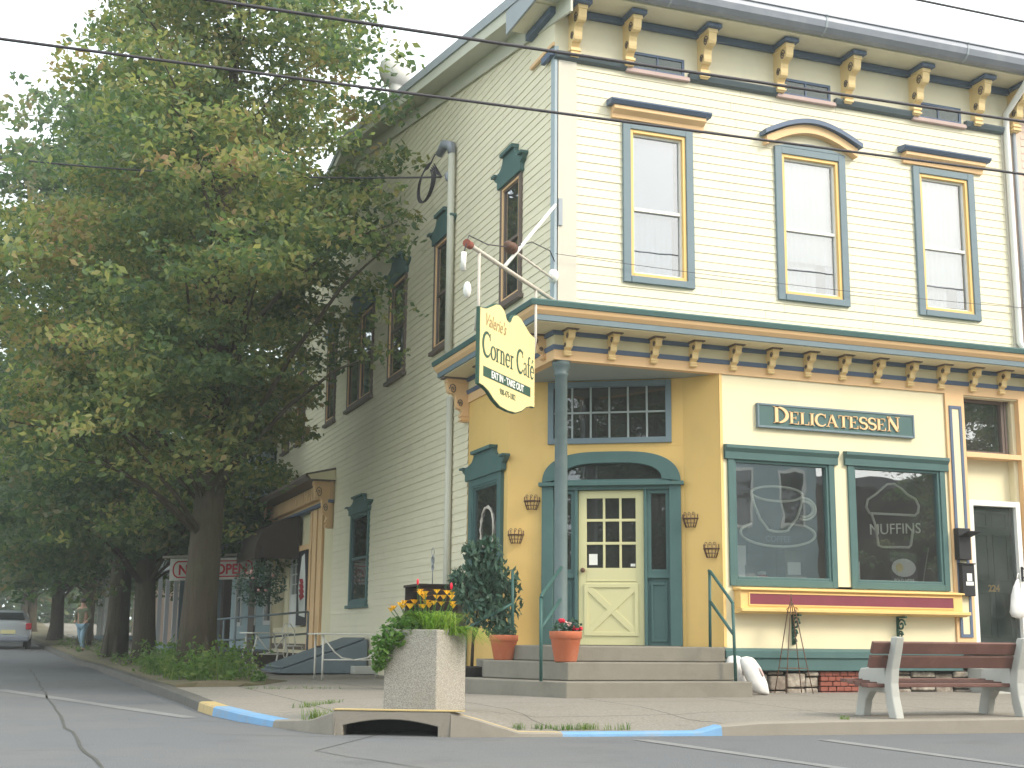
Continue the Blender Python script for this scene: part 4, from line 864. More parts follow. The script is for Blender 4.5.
# wreath in the side window, wall baskets
t = thing('wreath', 'pale ring wreath hanging in the teal window of the yellow side wall', 'wreath', (.02, 2.45, 1.5))
b = MB(); rg = random.Random(8)
for k in range(5): b.tube([(-.02+rg.uniform(-.015, .015), (.27+rg.uniform(-.02, .02))*cos(q*.42), (.30+rg.uniform(-.02, .02))*sin(q*.42)) for q in range(15)], .011, 5, True)
tag(b.build('twigs', 'steel', t), '', '') if False else b.build('twigs', 'steel', t)
def basket(label, F, a, z):
    o = F.P(a, z, 0); t = thing('wall_basket', label, 'wall basket', o, 0, 'small rusty wire wall baskets by the door'); L = Fr((0, 0, 0), F.u, F.n)
    b = MB(); R = .10
    for zz, k in ((0, 1), (-.06, .85), (-.11, .62)): b.tube([L.P(R*k*cos(radians(q)), zz, .005+R*k*sin(radians(q))) for q in range(0, 181, 20)], .006, 5)
    b.tube([L.P(-.11, 0, .006), L.P(.11, 0, .006)], .007, 5)
    for q in range(0, 181, 30): b.tube([L.P(R*cos(radians(q)), .055, .005+R*sin(radians(q))), L.P(R*cos(radians(q)), 0, .005+R*sin(radians(q))), L.P(R*.62*cos(radians(q)), -.11, .005+R*.62*sin(radians(q)))], .0055, 5)
    b.build('wire_frame', 'rust', t)
    s = MB()
    for q in (-.06, .0, .06): s.tube([L.P(q+.02*cos(k*.7)*(1-k/12), .06+.02*sin(k*.7), .05) for k in range(10)], .004, 4)
    s.build('curl', 'rust', t)
basket('rusty wire basket left of the door, the upper of two', EN, .33, 1.80); basket('rusty wire basket left of the door, the lower one nearer the teal window', EN, .12, 1.36)
basket('rusty wire basket right of the door, the upper one nearer the arch', JB, .09, 1.55); basket('rusty wire basket on the right jamb beside the cup window, lower', JB, .38, 1.16)

# hanging cafe sign on its diagonal pole --------------------------------
DG = Fr((0, 0, 0), (.68, .733, 0), (.733, -.68, 0))     # a grows towards the building corner (a = -s)
t = thing('sign_pole', 'pale diagonal pole with a white brace holding the hanging sign out from the corner', 'sign pole', (-.03, -.03, 4.12))
off = Vector((-.03, -.03, 4.12)); tb = lambda pts, r: MB().tube([tuple(Vector(p)-off) for p in pts], r, 10)
tb([DG.P(-2.62, 4.12), DG.P(-.0, 4.12)], .026).build('pole', 'steel', t); tb([DG.P(-2.66, 4.12), DG.P(-2.56, 4.12)], .045).build('finial', 'brickh', t)
tb([DG.P(.0, 5.38), DG.P(-1.62, 4.14)], .022).build('brace', 'white', t); MB().fbox(Fr((.03, .03, -4.12), (1, 0, 0), (0, -1, 0)), .02, .07, 5.1, 5.45, .03, .05).build('wall_plate', 'rakegrey', t)
t = thing('hanging_sign', 'yellow ogee-topped hanging cafe sign edged in green at the corner', 'sign', DG.P(-1.55, 3.1))
off = DG.P(-1.55, 3.1); L = Fr(-off, DG.u, DG.n)
half = [(.0, 3.515), (.03, 3.515), (.075, 3.54), (.10, 3.58), (.15, 3.625), (.25, 3.655), (.36, 3.64), (.50, 3.58), (.62, 3.53), (.72, 3.51), (.80, 3.505)]
bot = [(.80, 2.66), (.70, 2.655), (.55, 2.62), (.40, 2.55), (.22, 2.50), (.0, 2.49)]
outl = [(-1.555-x, z) for x, z in reversed(half)]+[(-1.555+x, z) for x, z in half[1:]]+[(-1.555+x, z) for x, z in bot]+[(-1.555-x, z) for x, z in reversed(bot[:-1])]
MB().fprism(L, outl, -.014, .028).build('board', 'signG', t, .006)
cx, cz = -1.555, 3.05; face = [(cx+(x-cx)*.983, cz+(z-cz)*.976) for x, z in outl]
MB().fprism(L, face, .028, .033).build('face', 'signY', t)
b = MB(); stroke_text(b, 'Corner', L, -2.285, 2.985, .245, .033, .037, 1.08, [1.12, 1, 1, 1, 1, 1]); stroke_text(b, 'Café', L, -1.325, 2.985, .245, .033, .037, .96, [1.12, 1, 1, 1]); b.build('lettering', 'letter', t)
text("Valerie's", .20, L, -2.23, 3.33, .0355, .002, 'gold', t, 'script_lettering', 'LEFT', .35, .86)
MB().fbox(L, -2.25, -.90, 2.765, 2.875, .033, .036).build('band', 'signG', t); text('EAT IN · TAKE OUT', .108, L, -1.575, 2.784, .0375, .0015, 'paper', t, 'band_lettering', xs=.98, bold=.003)
text('908-475-1802', .095, L, -1.575, 2.645, .035, .0015, 'letter', t, 'phone_number', xs=.85)
for a in (-2.325, -.66): MB().tube([L.P(a, 4.11, 0), L.P(a, 3.50, 0), L.P(a, 3.25, -.035)], .017, 8).build('hanger_rod', 'steel', t)
# lamp arm with white bulbs
t = thing('sign_lamp', 'thin lamp arm with rusty socket and white bulbs above the hanging sign', 'lamp', (-.02, -.02, 4.39))
off = Vector((-.02, -.02, 4.39)); tb = lambda pts, r, s=8: MB().tube([tuple(Vector(p)-off) for p in pts], r, s)
tb([DG.P(0, 4.39), DG.P(-1.35, 4.40)], .014).build('arm', 'steel', t)
b = MB(); c = DG.P(-1.42, 4.41)-off; b.blob(c, .08, .08, .07); b.blob(c+DG.u*-.1, .06, .06, .06); b.build('socket', 'rust', t)
b = MB(); c = DG.P(-.08, 4.43)-off; b.blob(c, .07, .07, .09); b.build('bulb', 'white', t)
b = tb([DG.P(-2.72, 4.0), DG.P(-2.73, 3.8)], .03); c = DG.P(-2.62, 3.62)-off; b.blob(c, .045, .045, .09); b.build('bulb', 'white', t)
b = tb([DG.P(-2.73, 3.98), DG.P(-2.6, 4.22), DG.P(-2.1, 4.26), DG.P(-1.5, 4.40)], .007, 5); b.tube([tuple(q-off) for q in (DG.P(-1.4, 4.43), DG.P(-.8, 4.66), DG.P(-.2, 4.72), DG.P(-.02, 4.62), DG.P(-.0, 4.40))], .007, 5); b.build('wire', 'blk', t)

# delicatessen board
t = thing('shop_sign', 'long teal shop board with peach serif lettering above the shop windows', 'sign', (4.0, -.03, 2.88))
L = Fr((-4.0, .03, -2.88), (1, 0, 0), (0, -1, 0))
MB().fbox(L, 2.80, 5.20, 2.735, 3.035, .001, .045).build('board', 'teal', t, .008); MB().fring(L, 2.79, 5.21, 2.725, 3.045, .028, .001, .055).build('frame', 'bluegrey', t, .006)
b = MB(); ws = [1.22]+[.92]*10+[1.12]; adv = {'D': .78, 'E': .70, 'L': .64, 'I': .36, 'C': .76, 'A': .80, 'T': .72, 'S': .60, 'N': .80}
tw = sum(adv[c]*s for c, s in zip('DELICATESSEN', ws)); xs = 1.96/(.178*tw); stroke_text(b, 'DELICATESSEN', L, 3.02, 2.795, .178, .045, .062, xs, ws); b.build('lettering', 'peachlet', t)

# window displays -----------------------------------------------------------
GD = .07
L = Fr((0, 0, 0), (1, 0, 0), (0, -1, 0))
def neon(b, pts, r=.0175): b.tube([L.P(a, z, -GD) for a, z in pts], r, 6)
tx = None
t = thing('neon_cup', 'unlit neon outline of a coffee cup and saucer in the left shop window', 'neon sign', (3.16, .07, 1.6)); b = MB(); o = (3.16, .07, 1.6)
neon(b, arc(3.12, 1.89, .38, .095, 0, 360, 30)); neon(b, [(2.74, 1.89), (2.78, 1.74), (2.86, 1.56), (2.97, 1.44)]+arc(3.12, 1.45, .17, .045, 200, 340, 8)+[(3.28, 1.45), (3.40, 1.58), (3.47, 1.74), (3.50, 1.89)])
neon(b, arc(3.52, 1.71, .17, .14, 95, -115, 14)); neon(b, arc(3.52, 1.71, .13, .10, 95, -115, 14)); neon(b, arc(3.12, 1.38, .55, .165, 135, 405, 34)); b.build('tubing', 'neon', t, off=o)
tx = text('COFFEE', .11, L, 3.12, 1.275, -GD, .002, 'gutter', t, 'lettering'); tx.location = (-3.16, -.07, -1.6)
t = thing('neon_muffin', 'unlit neon outline of a muffin in the right shop window', 'neon sign', (4.9, .07, 1.5)); b = MB(); o = (4.9, .07, 1.5)
neon(b, [(4.52, 1.70), (4.47, 1.78), (4.50, 1.88), (4.62, 1.95), (4.72, 2.03), (4.82, 2.10), (4.93, 2.11), (5.04, 2.05), (5.14, 1.97), (5.26, 1.92), (5.31, 1.83), (5.29, 1.74), (5.24, 1.70), (4.52, 1.70)])
neon(b, [(4.55, 1.70), (4.60, 1.55), (4.64, 1.28), (4.70, 1.26), (5.12, 1.27), (5.15, 1.30), (5.20, 1.52)]); b.build('tubing', 'neon', t, off=o)
tx = text('MUFFINS', .20, L, 4.90, 1.44, -GD+.02, .004, 'neon', t, 'lettering', slope=.06, xs=1.05); tx.location = (-4.9, -.07, -1.5)
t = thing('oval_notice', 'pale oval notice with a line of small lettering low in the right shop window', 'notice', (5.04, .09, .9)); o = (5.04, .09, .9)
b = MB(); b.fbox(L, 4.83, 5.25, .79, 1.2, -.10, -.095); b.build('card', 'iron', t, off=o); b = MB(); b.fprism(L, arc(5.04, 1.0, .19, .12, 0, 360, 28)[:-1], -.095, -.092); b.build('oval', 'paper', t, off=o)
b = MB(); b.fprism(L, arc(4.97, 1.0, .06, .06, 0, 360, 16)[:-1], -.092, -.0905); b.build('emblem', 'signY', t, off=o); tx = text('SOLD HERE', .062, L, 5.04, .81, -.094, .001, 'paper', t, 'lettering', bold=.002); tx.location = (-5.04, -.09, -.9)
t = thing('card', 'small pale card standing at the left edge of the right shop window', 'card', (4.31, .12, .66)); MB().box(-.06, -.004, 0, .06, .004, .40).build('sheet', 'paper', t)
t = thing('card', 'white card standing at the lower left of the coffee cup window', 'card', (2.58, .15, .66)); MB().box(-.09, -.004, 0, .09, .004, .42).build('sheet', 'paper', t)
t = thing('display_lamp', 'small display stand with a thin slanting rod right of the oval notice', 'stand', (5.38, .17, .66)); MB().lathe([(.11, 0), (.11, .03), (.05, .06), (.02, .08)]).build('base', 'rakegrey', t); MB().tube([(0, 0, .07), (.05, 0, .30), (.13, 0, .62)], .007, 6).build('rod', 'steel', t)
t = thing('red_jar', 'small red jar on the display floor of the coffee cup window', 'jar', (3.0, .3, .66)); MB().lathe([(.07, 0), (.08, .03), (.08, .17), (.05, .2)]).build('jar', 'red', t); MB().lathe([(.055, .2), (.055, .24), (.01, .25)]).build('lid', 'paper', t)
for k, (x, y, h) in enumerate(((3.55, .5, .55), (2.85, .7, .85))):
    t = thing('display_box', ['cardboard box standing behind the neon coffee cup', 'tall dark carton behind the white card in the left window'][k], 'box', (x, y, .66)); MB().box(-.14, -.1, 0, .14, .1, h).build('carton', ['verge', 'wood'][k], t, .005); MB().box(-.1, -.104, h*.4, .1, -.1005, h*.7).build('label', 'paper', t)

# letter boxes on the pilaster
t = thing('mailbox', 'upper black letter box with an open flap on the peach pilaster', 'mailbox', (5.87, -.032, 1.12), 0, 'black letter boxes beside the storm door'); MB().box(-.10, -.10, 0, .10, 0, .42).build('box', 'iron', t, .008); b = MB(); b.add([(-.10, -.10, .30), (.10, -.10, .30), (.16, -.24, .36), (-.04, -.24, .36), (-.10, -.10, .315), (.10, -.10, .315), (.16, -.24, .375), (-.04, -.24, .375)], [(0, 1, 2, 3), (4, 5, 6, 7), (0, 1, 5, 4), (1, 2, 6, 5), (2, 3, 7, 6), (3, 0, 4, 7)]); b.build('flap', 'iron', t)
t = thing('mailbox', 'lower black letter box with white marks on the peach pilaster', 'mailbox', (5.91, -.032, .64), 0, 'black letter boxes beside the storm door'); MB().box(-.10, -.09, 0, .10, 0, .42).build('box', 'iron', t, .008); b = MB(); b.box(-.05, -.095, .14, .07, -.0905, .19); b.box(-.03, -.095, .20, .05, -.0905, .30); b.build('label', 'paper', t); MB().box(-.11, -.11, .42, .11, .0, .435).build('lid', 'iron', t)
# carrier bag on the door handle
t = thing('carrier_bag', 'white plastic carrier bag hanging from the storm door handle', 'bag', (6.70, -.14, .86)); rg = random.Random(6); b = MB(); prf = [(.02, .02), (.05, -.08), (.085, -.2), (.115, -.33), (.12, -.42), (.09, -.48), (.02, -.5)]
b.lathe(prf, seg=14); b.v = [(x*(1+.18*sin(7*atan2(y, x)+9*z))-.03*(z < -.05), y*.45, z) for x, y, z in b.v]; b.build('bag', 'bagw', t); MB().tube([(-.02, 0, 0), (0, 0, .08), (.04, .03, .1), (.05, .02, .08)], .008, 6).build('handle', 'bagw', t)

# white sacks, obelisk trellis ---------------------------------------------------
def sack(label, loc, rz, tilt, H, R):
    t = thing('sack', label, 'sack', loc, rz, 'white sacks leaning at the steps')
    b = MB(); b.lathe([(R*.7, 0), (R, .03), (R*1.04, H*.3), (R, H*.7), (R*.82, H*.9), (R*.6, H*.97), (R*.1, H)], seg=22)
    b.v = [(x*(1+.07*sin(3*atan2(y, x)+14*z))+tilt*z, y*.62*(1+.06*sin(5*atan2(y, x)-11*z)), z-.18*x*(z < .05)) for x, y, z in b.v]
    b.build('sack', 'bagw', t); c = MB(); c.add([(R*.5+tilt*H*.75, -R*.64, H*.70), (R*.95+tilt*H*.75, -R*.3, H*.72), (R*.97+tilt*H*.5, -R*.3, H*.5), (R*.6+tilt*H*.5, -R*.66, H*.47)], [(0, 1, 2, 3)])
    c.build('print', 'mauve', t)
sack('white plastic sack slumped forward on the pavement beside the steps', (2.50, -.46, -.60), .1, -.46, .44, .13); sack('white plastic sack upright against the end of the steps, behind the other', (2.30, -.24, -.60), -.1, -.06, .45, .12)
t = thing('garden_trellis', 'thin rusty wire obelisk trellis standing before the maroon ledge', 'trellis', (3.03, -.34, -.60)); b = MB()
for sx, sy in ((-1, -1), (1, -1), (1, 1), (-1, 1)): b.tube([(.19*sx, .13*sy, 0), (.12*sx, .08*sy, .45), (.035*sx, .03*sy, 1.0), (0, 0, 1.12)], .0065, 5)
b.build('leg', 'rust', t); b = MB()
for z, k in ((.30, .76), (.52, .56), (.98, .2)): b.tube([(.19*k, .13*k, z), (-.19*k, .13*k, z), (-.19*k, -.13*k, z), (.19*k, -.13*k, z)], .005, 5, True, False)
b.build('hoop', 'rust', t); b = MB()
for sx in (-1, 1): b.tube([(sx*(.05+.035*cos(k*.6)*(1-k/16)), -.02, 1.0+.035*sin(k*.6)) for k in range(14)], .004, 4)
b.tube([(0, 0, 1.1), (0, 0, 1.2)], .008, 6); b.build('finial', 'rust', t)

# concrete planter with lilies ---------------------------------------------------
pa = radians(44.5); c0 = Vector((-2.54, -3.05, 0)); hw = .285
PX = [Vector((-2.70, -2.60, 0)), Vector((-2.47, -3.22, 0)), Vector((-1.98, -2.76, 0))]
t = thing('planter', 'square exposed-aggregate concrete planter on the kerb above the storm drain', 'planter', (-2.46, -2.95, -.63), radians(-46.5))
H = .72; b = MB(); b.lathe([(.385, 0), (.385, H), (.31, H), (.31, H-.12)], seg=4, smooth=False); b.v = [((x-y)*.7071, (x+y)*.7071, z) for x, y, z in b.v]; b.build('box', 'aggr', t, .012)
MB().box(-.219, -.219, .55, .219, .219, .66).build('soil', 'soil', t)
PC = Vector((-2.46, -2.95, -.63+.67)); rr = random.Random(21)
t = thing('daylily', 'clump of arching green daylily leaves with yellow flowers in the concrete planter', 'plant', PC)
b = MB()
for _ in range(26): x, y = rr.uniform(-.1, .2), rr.uniform(-.18, .2); blades(b, (x+.02, y-.06, 0), 20, .38, .30, rr, .0065, .55, .06)
blades(b, (.2, -.15, .02), 110, .20, .36, rr, .006, 1.15, .12); blades(b, (.22, -.08, .02), 150, .22, .34, rr, .006, 1.45, .14, (-1.0, .3)); b.build('leaves', 'leafb', t)
s = MB()
FL = [(rr.gauss(.04, .12), rr.gauss(0, .09), rr.uniform(.24, .40)) for _ in range(26)]+[(-.30, .04, .24), (-.25, .0, .27), (-.21, .06, .25), (-.33, .02, .22), (-.17, -.02, .26)]
for x, y, z in FL: s.tube([(x*.4, y*.4, 0), (x*.8, y*.8, z*.6), (x, y, z-.01)], .004, 4)
s.tube([(-.07, 0, 0), (-.09, 0, .46)], .004, 4); s.tube([(.2, .05, 0), (.25, .05, .42)], .004, 4); s.build('stem', 'leafg', t)
for x, y, z in FL:
    b = MB(); q0 = rr.random()*6
    for k in range(6):
        a = q0+k*pi/3; r = .056; p = [Vector((x, y, z-.02)), Vector((x+r*.6*cos(a-.4), y+r*.6*sin(a-.4), z+.022)), Vector((x+r*1.25*cos(a), y+r*1.25*sin(a), z+.02)), Vector((x+r*.6*cos(a+.4), y+r*.6*sin(a+.4), z+.022))]
        b.add(p, [(0, 1, 2, 3)])
    b.build('flower', 'petalY', t)
b = MB(); b.blob((-.09, 0, .48), .012, .012, .03, 6, 4); b.blob((.25, .05, .45), .014, .014, .035, 6, 4); b.build('bud', 'petalR', t)
t = thing('trailing_plant', 'bushy green creeper spilling over the left edge of the concrete planter', 'plant', PC+Vector((-.30, .0, -.02))); rng = np.random.default_rng(9)
pts = [cloud(c, r, int(2300*r), rng, .9) for c, r in (((.16, .05, .10), .14), ((.02, .02, .06), .15), ((-.08, .0, -.04), .13), ((-.12, -.02, -.15), .11), ((.0, -.1, -.02), .10), ((.22, .1, .16), .12), ((.12, -.1, .08), .11), ((.32, .0, .1), .12), ((-.13, 0, -.24), .08))]
leaf_obj('foliage', np.concatenate(pts), .042, 'leafg', t, 2, aspect=.65)
b = MB(); 
for c in ((.1, 0, .1), (-.05, 0, .0), (-.12, 0, -.15)): b.tube([(.25, 0, 0), c], .005, 4)
b.build('stem', 'leafg', t)
# dark cabinet against the side wall, behind the planter flowers
t = thing('wooden_cabinet', 'dark wooden cabinet with an open front standing against the side wall behind the lilies', 'cabinet', (-.45, 3.55, -.6))
b = MB(); b.box(-.28, -.38, 0, .28, -.33, 1.33); b.box(-.28, .33, 0, .28, .38, 1.33); b.box(.24, -.33, 0, .28, .33, 1.30); b.build('side_panel', 'wood', t, .006); MB().box(-.30, -.40, 1.331, .30, .40, 1.365).build('top', 'wood', t, .006)
MB().box(-.28, -.33, .62, .24, .33, .65).build('shelf', 'wood', t); MB().box(-.27, -.33, .0, -.24, .33, .62).build('door', 'wood', t)
t = thing('wire_stake', 'thin grey wire ornament of loops rising above the dark cabinet', 'garden stake', (-.45, 3.5, .77)); b = MB(); b.tube([(0, 0, 0), (0, 0, .42)], .007, 5)
for k, (x, z, r) in enumerate(((-.06, .34, .06), (.06, .34, .06), (0, .46, .06), (-.05, .24, .04), (.05, .24, .04))): b.tube([(x*.2, x+r*cos(q*.5), z+r*sin(q*.5)) for q in range(13)], .005, 4, True)
b.build('wire', 'rakegrey', t)

# bench -------------------------------------------------------------------
t = thing('park_bench', 'park bench with red-brown slats on grey concrete ends, its back to the street', 'bench', (2.42, -3.85, -.675))
prof_back = [(-.42, 0), (-.30, 0), (-.265, .12), (-.25, .25), (-.265, .40), (-.32, .58), (-.385, .745), (-.47, .745), (-.435, .62), (-.375, .45), (-.355, .32), (-.365, .2)]
prof_arm = [(-.27, .30), (-.25, .23), (-.02, .24), (.06, .15), (.10, 0), (.24, 0), (.20, .14), (.17, .25), (.16, .40), (.12, .45), (-.02, .46), (-.26, .47)]
for x in (-.72, .72):
    F = Fr((x, 0, 0), (0, 1, 0), (1, 0, 0)); b = MB(); b.fprism(F, prof_back, -.045, .045); b.fprism(F, prof_arm, -.043, .043); b.build('end_frame', 'conc', t, .012)
Lb = .95
def tilted(y0, z0, y1, z1, th, nm):
    v = Vector((0, y1-y0, z1-z0)).normalized(); n = Vector((0, v.z, -v.y))*th; p = [Vector((-Lb, y0, z0)), Vector((Lb, y0, z0)), Vector((Lb, y1, z1)), Vector((-Lb, y1, z1))]; MB().hexa([tuple(q) for q in p]+[tuple(q+n) for q in p]).build(nm, 'slat', t, .006)
tilted(-.292, .455, -.335, .565, .04, 'back_slat'); tilted(-.342, .585, -.383, .69, .04, 'back_slat')
for k in range(4): MB().box(-Lb, -.255+k*.115, .31+.012*k-.03, Lb, -.155+k*.115, .345+.012*k-.03).build('seat_slat', 'slat', t, .006)
b = MB()
for x in (-.72, .72):
    for y, z in ((-.355, .52), (-.405, .64)): b.blob((x, y-.0, z), .014, .014, .014, 6, 4)
b.build('bolt', 'rakegrey', t)

# cellar bulkhead, cafe tables, side railing -------------------------------------
t = thing('cellar_bulkhead', 'sloping blue-grey cellar bulkhead against the side wall', 'bulkhead', (-.75, 9.6, -.6))
b = MB(); b.add([(-.85, -.9, .0), (.70, -.9, .0), (.70, -.9, .60), (-.85, -.9, .05), (-.85, .9, .0), (.70, .9, .0), (.70, .9, .60), (-.85, .9, .05)], [(0, 1, 2, 3), (4, 5, 6, 7), (0, 1, 5, 4), (1, 2, 6, 5), (2, 3, 7, 6), (3, 0, 4, 7)]); b.build('frame', 'bulk', t, .01)
for y0, y1 in ((-.86, -.01), (.01, .86)): MB().add([(-.80, y0, .085), (.66, y0, .603), (.66, y1, .603), (-.80, y1, .085), (-.80, y0, .11), (.66, y0, .628), (.66, y1, .628), (-.80, y1, .11)], [(0, 1, 2, 3), (4, 5, 6, 7), (0, 1, 5, 4), (1, 2, 6, 5), (2, 3, 7, 6), (3, 0, 4, 7)]).build('door_leaf', 'bulk', t, .006)
b = MB(); b.box(-.05, -.05, .44, .05, -.03, .47); b.box(-.05, .03, .44, .05, .05, .47); b.build('handle', 'iron', t)
t = thing('wheel_stop', 'low pale concrete block in front of the cellar bulkhead', 'block', (-.12, 8.25, -.6)); MB().box(-.3, -.15, 0, .3, .15, .14).build('block', 'conc', t, .015)
def cafe_table(label, loc, w, rz, legs):
    t = thing('cafe_table', label, 'table', loc, rz, 'off-white metal cafe tables by the side wall')
    MB().box(-w, -.35, .68, w, .35, .705).build('top', 'tabw', t, .006)
    for sx in (-1, 1):
        for sy in (-1, 1):
            x = sx*(w-.12)
            p = [(x, sy*.28, .68), (x+sx*.02, sy*.27, .5), (x+sx*.08, sy*.24, .32), (x+sx*.04, sy*.22, .15), (x+sx*-.06, sy*.28, .0)] if legs else [(x, sy*.28, .68), (x, sy*.28, 0)]
            MB().tube(p, .017, 7).build('leg', 'tabw', t)
    b = MB(); b.tube([(-w+.12, -.28, .30), (w-.12, -.28, .30)], .012, 6)
    for sx in (-1, 1): b.tube([(sx*(w-.1), -.28, .66), (sx*(w-.30), -.28, .42), (sx*(w-.42), -.28, .33), (sx*(w-.62), -.28, .30)], .012, 6)
    b.build('brace', 'tabw', t)
cafe_table('long off-white metal cafe table in front of the cellar bulkhead', (-.98, 6.1, -.62), .62, 0, 0)
cafe_table('off-white cafe table with curved legs, left of the bulkhead', (-1.42, 11.2, -.6), .40, .2, 1)
t = thing('cafe_chair', 'off-white metal cafe chair with curved legs beside the bulkhead', 'chair', (-.72, 12.0, -.6), .6); MB().lathe([(.19, .44), (.19, .46), (.01, .465)]).build('seat', 'tabw', t)
for k in range(4):
    a = pi/4+k*pi/2; MB().tube([(.15*cos(a), .15*sin(a), .45), (.20*cos(a), .20*sin(a), .3), (.14*cos(a), .14*sin(a), .14), (.24*cos(a), .24*sin(a), 0)], .013, 6).build('leg', 'tabw', t)
b = MB(); b.tube([(-.17, .12, .45), (-.17, .16, .75), (-.08, .18, .88), (.08, .18, .88), (.17, .16, .75), (.17, .12, .45)], .013, 6); b.tube([(0, .15, .46), (0, .18, .88)], .01, 6); b.build('backrest', 'tabw', t)
t = thing('ramp_railing', 'blue-grey pipe railing round the side entrance deck', 'railing', (-1.6, 14.8, -.6)); b = MB()
for p in ([(-.1, -1.6, 0), (-.1, -1.6, 1.0)], [(-.1, 0, 0), (-.1, 0, 1.0)], [(-.1, 1.8, 0), (-.1, 1.8, 1.0)], [(1.4, -1.6, .2), (1.4, -1.6, 1.15)]): b.tube(p, .025, 7)
b.build('post', 'bulk', t); b = MB()
for z in (.55, 1.0): b.tube([(1.4, -1.6, z+.15), (-.1, -1.6, z), (-.1, 1.8, z)], .022, 7)
b.build('rail', 'bulk', t)
t = thing('entry_deck', 'low dark wooden deck below the side shop door', 'deck', (-.7, 15.2, -.6)); MB().box(-.65, -2.2, .22, .62, 2.8, .28).build('boards', 'wood', t); MB().box(-.6, -2.15, 0, .6, 2.75, .219).build('skirt', 'wood', t)
t = thing('hanging_basket', 'dark leafy hanging basket with a few pale blooms below the awning', 'hanging basket', (-.95, 14.9, 1.55)); rng = np.random.default_rng(12)
leaf_obj('foliage', cloud((0, 0, -.42), .62, 900, rng, .8), .1, 'leafd', t, 6); b = MB()
for _ in range(7): b.blob((rr.uniform(-.4, .4), rr.uniform(-.5, -.3), rr.uniform(-.7, -.1)), .035, .035, .03, 6, 4)
b.build('flower', 'petalP', t); b = MB(); b.lathe([(.05, -.62), (.2, -.5), (.25, -.36)]); b.build('bowl', 'darkpot', t); b = MB()
for k in range(3): b.tube([(.24*cos(k*2.1), .24*sin(k*2.1), -.36), (0, 0, .45)], .006, 4)
b.build('chain', 'iron', t)
# NOW OPEN banner on a bracket
t = thing('open_banner', 'white NOW OPEN banner with red lettering partly behind the big tree trunk', 'banner', (-1.56, 18.0, 1.62)); L = Fr((0, 0, 0), Vector((1, .06, 0)), Vector((.06, -1, 0)))
b = MB(); n_ = 20; p = []
for i in range(n_+1):
    a = -1.02+2.04*i/n_; dd = .02*sin(i*.9)
    for z in (-.26, .26): p += [L.P(a, z+.09*a*0+.05*a, dd-.004), L.P(a, z+.05*a, dd+.004)]
b.add(p, [q for i in range(n_) for q in ((4*i, 4*i+4, 4*i+6, 4*i+2), (4*i+1, 4*i+3, 4*i+7, 4*i+5), (4*i, 4*i+1, 4*i+5, 4*i+4), (4*i+2, 4*i+6, 4*i+7, 4*i+3))]); b.build('cloth', 'paper', t)
text('NOW OPEN', .34, L, 0, -.125, .035, .004, 'red', t, 'lettering', bold=.008, xs=.88, slope=.05)
b = MB(); b.fprism(L, [(x, z+.05*x) for x, z in [(-.86, -.2), (.86, -.2), (.86, -.17), (-.86, -.17)]], .03, .036); b.fprism(L, [(x, z+.05*x) for x, z in [(-.86, .17), (.86, .17), (.86, .2), (-.86, .2)]], .03, .036)
for sg in (-1, 1): q = arc(sg*.85, 0, .11, .185, 90, 90-sg*180, 10); q2 = arc(sg*.85, 0, .08, .155, 90, 90-sg*180, 10); [b.fprism(L, [(x, z+.05*x) for x, z in (q[i], q[i+1], q2[i+1], q2[i])], .03, .036) for i in range(10)]
b.build('border', 'red', t)
b = MB(); b.tube([L.P(-1.2, .24, 0), L.P(1.4, .42, 0)], .03, 7); b.build('pole', 'steel', t); b = MB(); 
for a in (-.9, .9): b.tube([L.P(a, .24+.05*a, 0), L.P(a, .31+.05*a, 0)], .01, 5)
b.build('tie', 'blk', t)
# overhead cables -----------------------------------------------------------
def cable(label, p, q, sag, r):
    b = MB(); P_, Q_ = Vector(p), Vector(q); N = 40
    b.tube([P_.lerp(Q_, i/N)-Z*sag*4*(i/N)*(1-i/N) for i in range(N+1)], r, 6); tag(b.build('overhead_cable', 'blk'), label, 'cable', 'overhead cables along the street')
cable('thick black overhead cable, middle of the three, crossing the window hoods', (-20, -4.3, 4.93), (20, -4.7, 5.62), .06, .0145)
cable('lower black overhead cable, from the tree to the upper window hoods', (-20, -4.3, 4.32), (20, -4.7, 5.06), .05, .0125)
cable('short thin cable against the sky at the top right', (-20, -4.5, 6.40), (20, -4.5, 6.42), .0, .012)
cable('thin pale service drop running through the tree to the weatherhead', (-10.5, 9.5, 8.45), (-.2, 4.32, 7.15), .3, .015)
cable('thin telephone wire along the front between the sign lamp and the downspout', (-.05, -.12, 4.70), (7.6, -.12, 4.72), .06, .0035)
# ================================================================== NEIGHBOURS, TREES, CAR, PERSON
t = thing('neighbour_house', 'pinkish clapboard house joining the corner building on the right', 'building', (7.35, 0, -.6)); L = Fr((0, 0, 0), (1, 0, 0), (0, -1, 0))
b = clap(L, .0, 8, .0, 8.55, [(1.0, 2.0, 5.1, 7.0), (3.6, 4.6, 5.1, 7.0), (6.0, 7.0, 5.1, 7.0), (1.0, 3.5, 1.2, 3.2), (5, 6, .2, 2.4)]); b.build('wall', 'pinksid', t)
MB().box(-.0, .03, 0, 8, 12, 8.5).build('core', 'interior', t); MB().box(-.05, -.5, 8.55, 8.3, 12.4, 8.75).build('roof', 'roof', t)
for a0, a1, z0, z1 in ((1.0, 2.0, 5.1, 7.0), (3.6, 4.6, 5.1, 7.0), (6.0, 7.0, 5.1, 7.0), (1.0, 3.5, 1.2, 3.2)):
    w = MB().fring(L, a0-.04, a1+.04, z0-.04, z1+.04, .1, -.02, .05).build('window', 'white', t); MB().fquad(L, a0, a1, z0, z1, .01).build('pane', 'glass', w)
MB().fbox(L, 5, 6, .2, 2.4, -.02, .02).build('door', 'doorG', t)
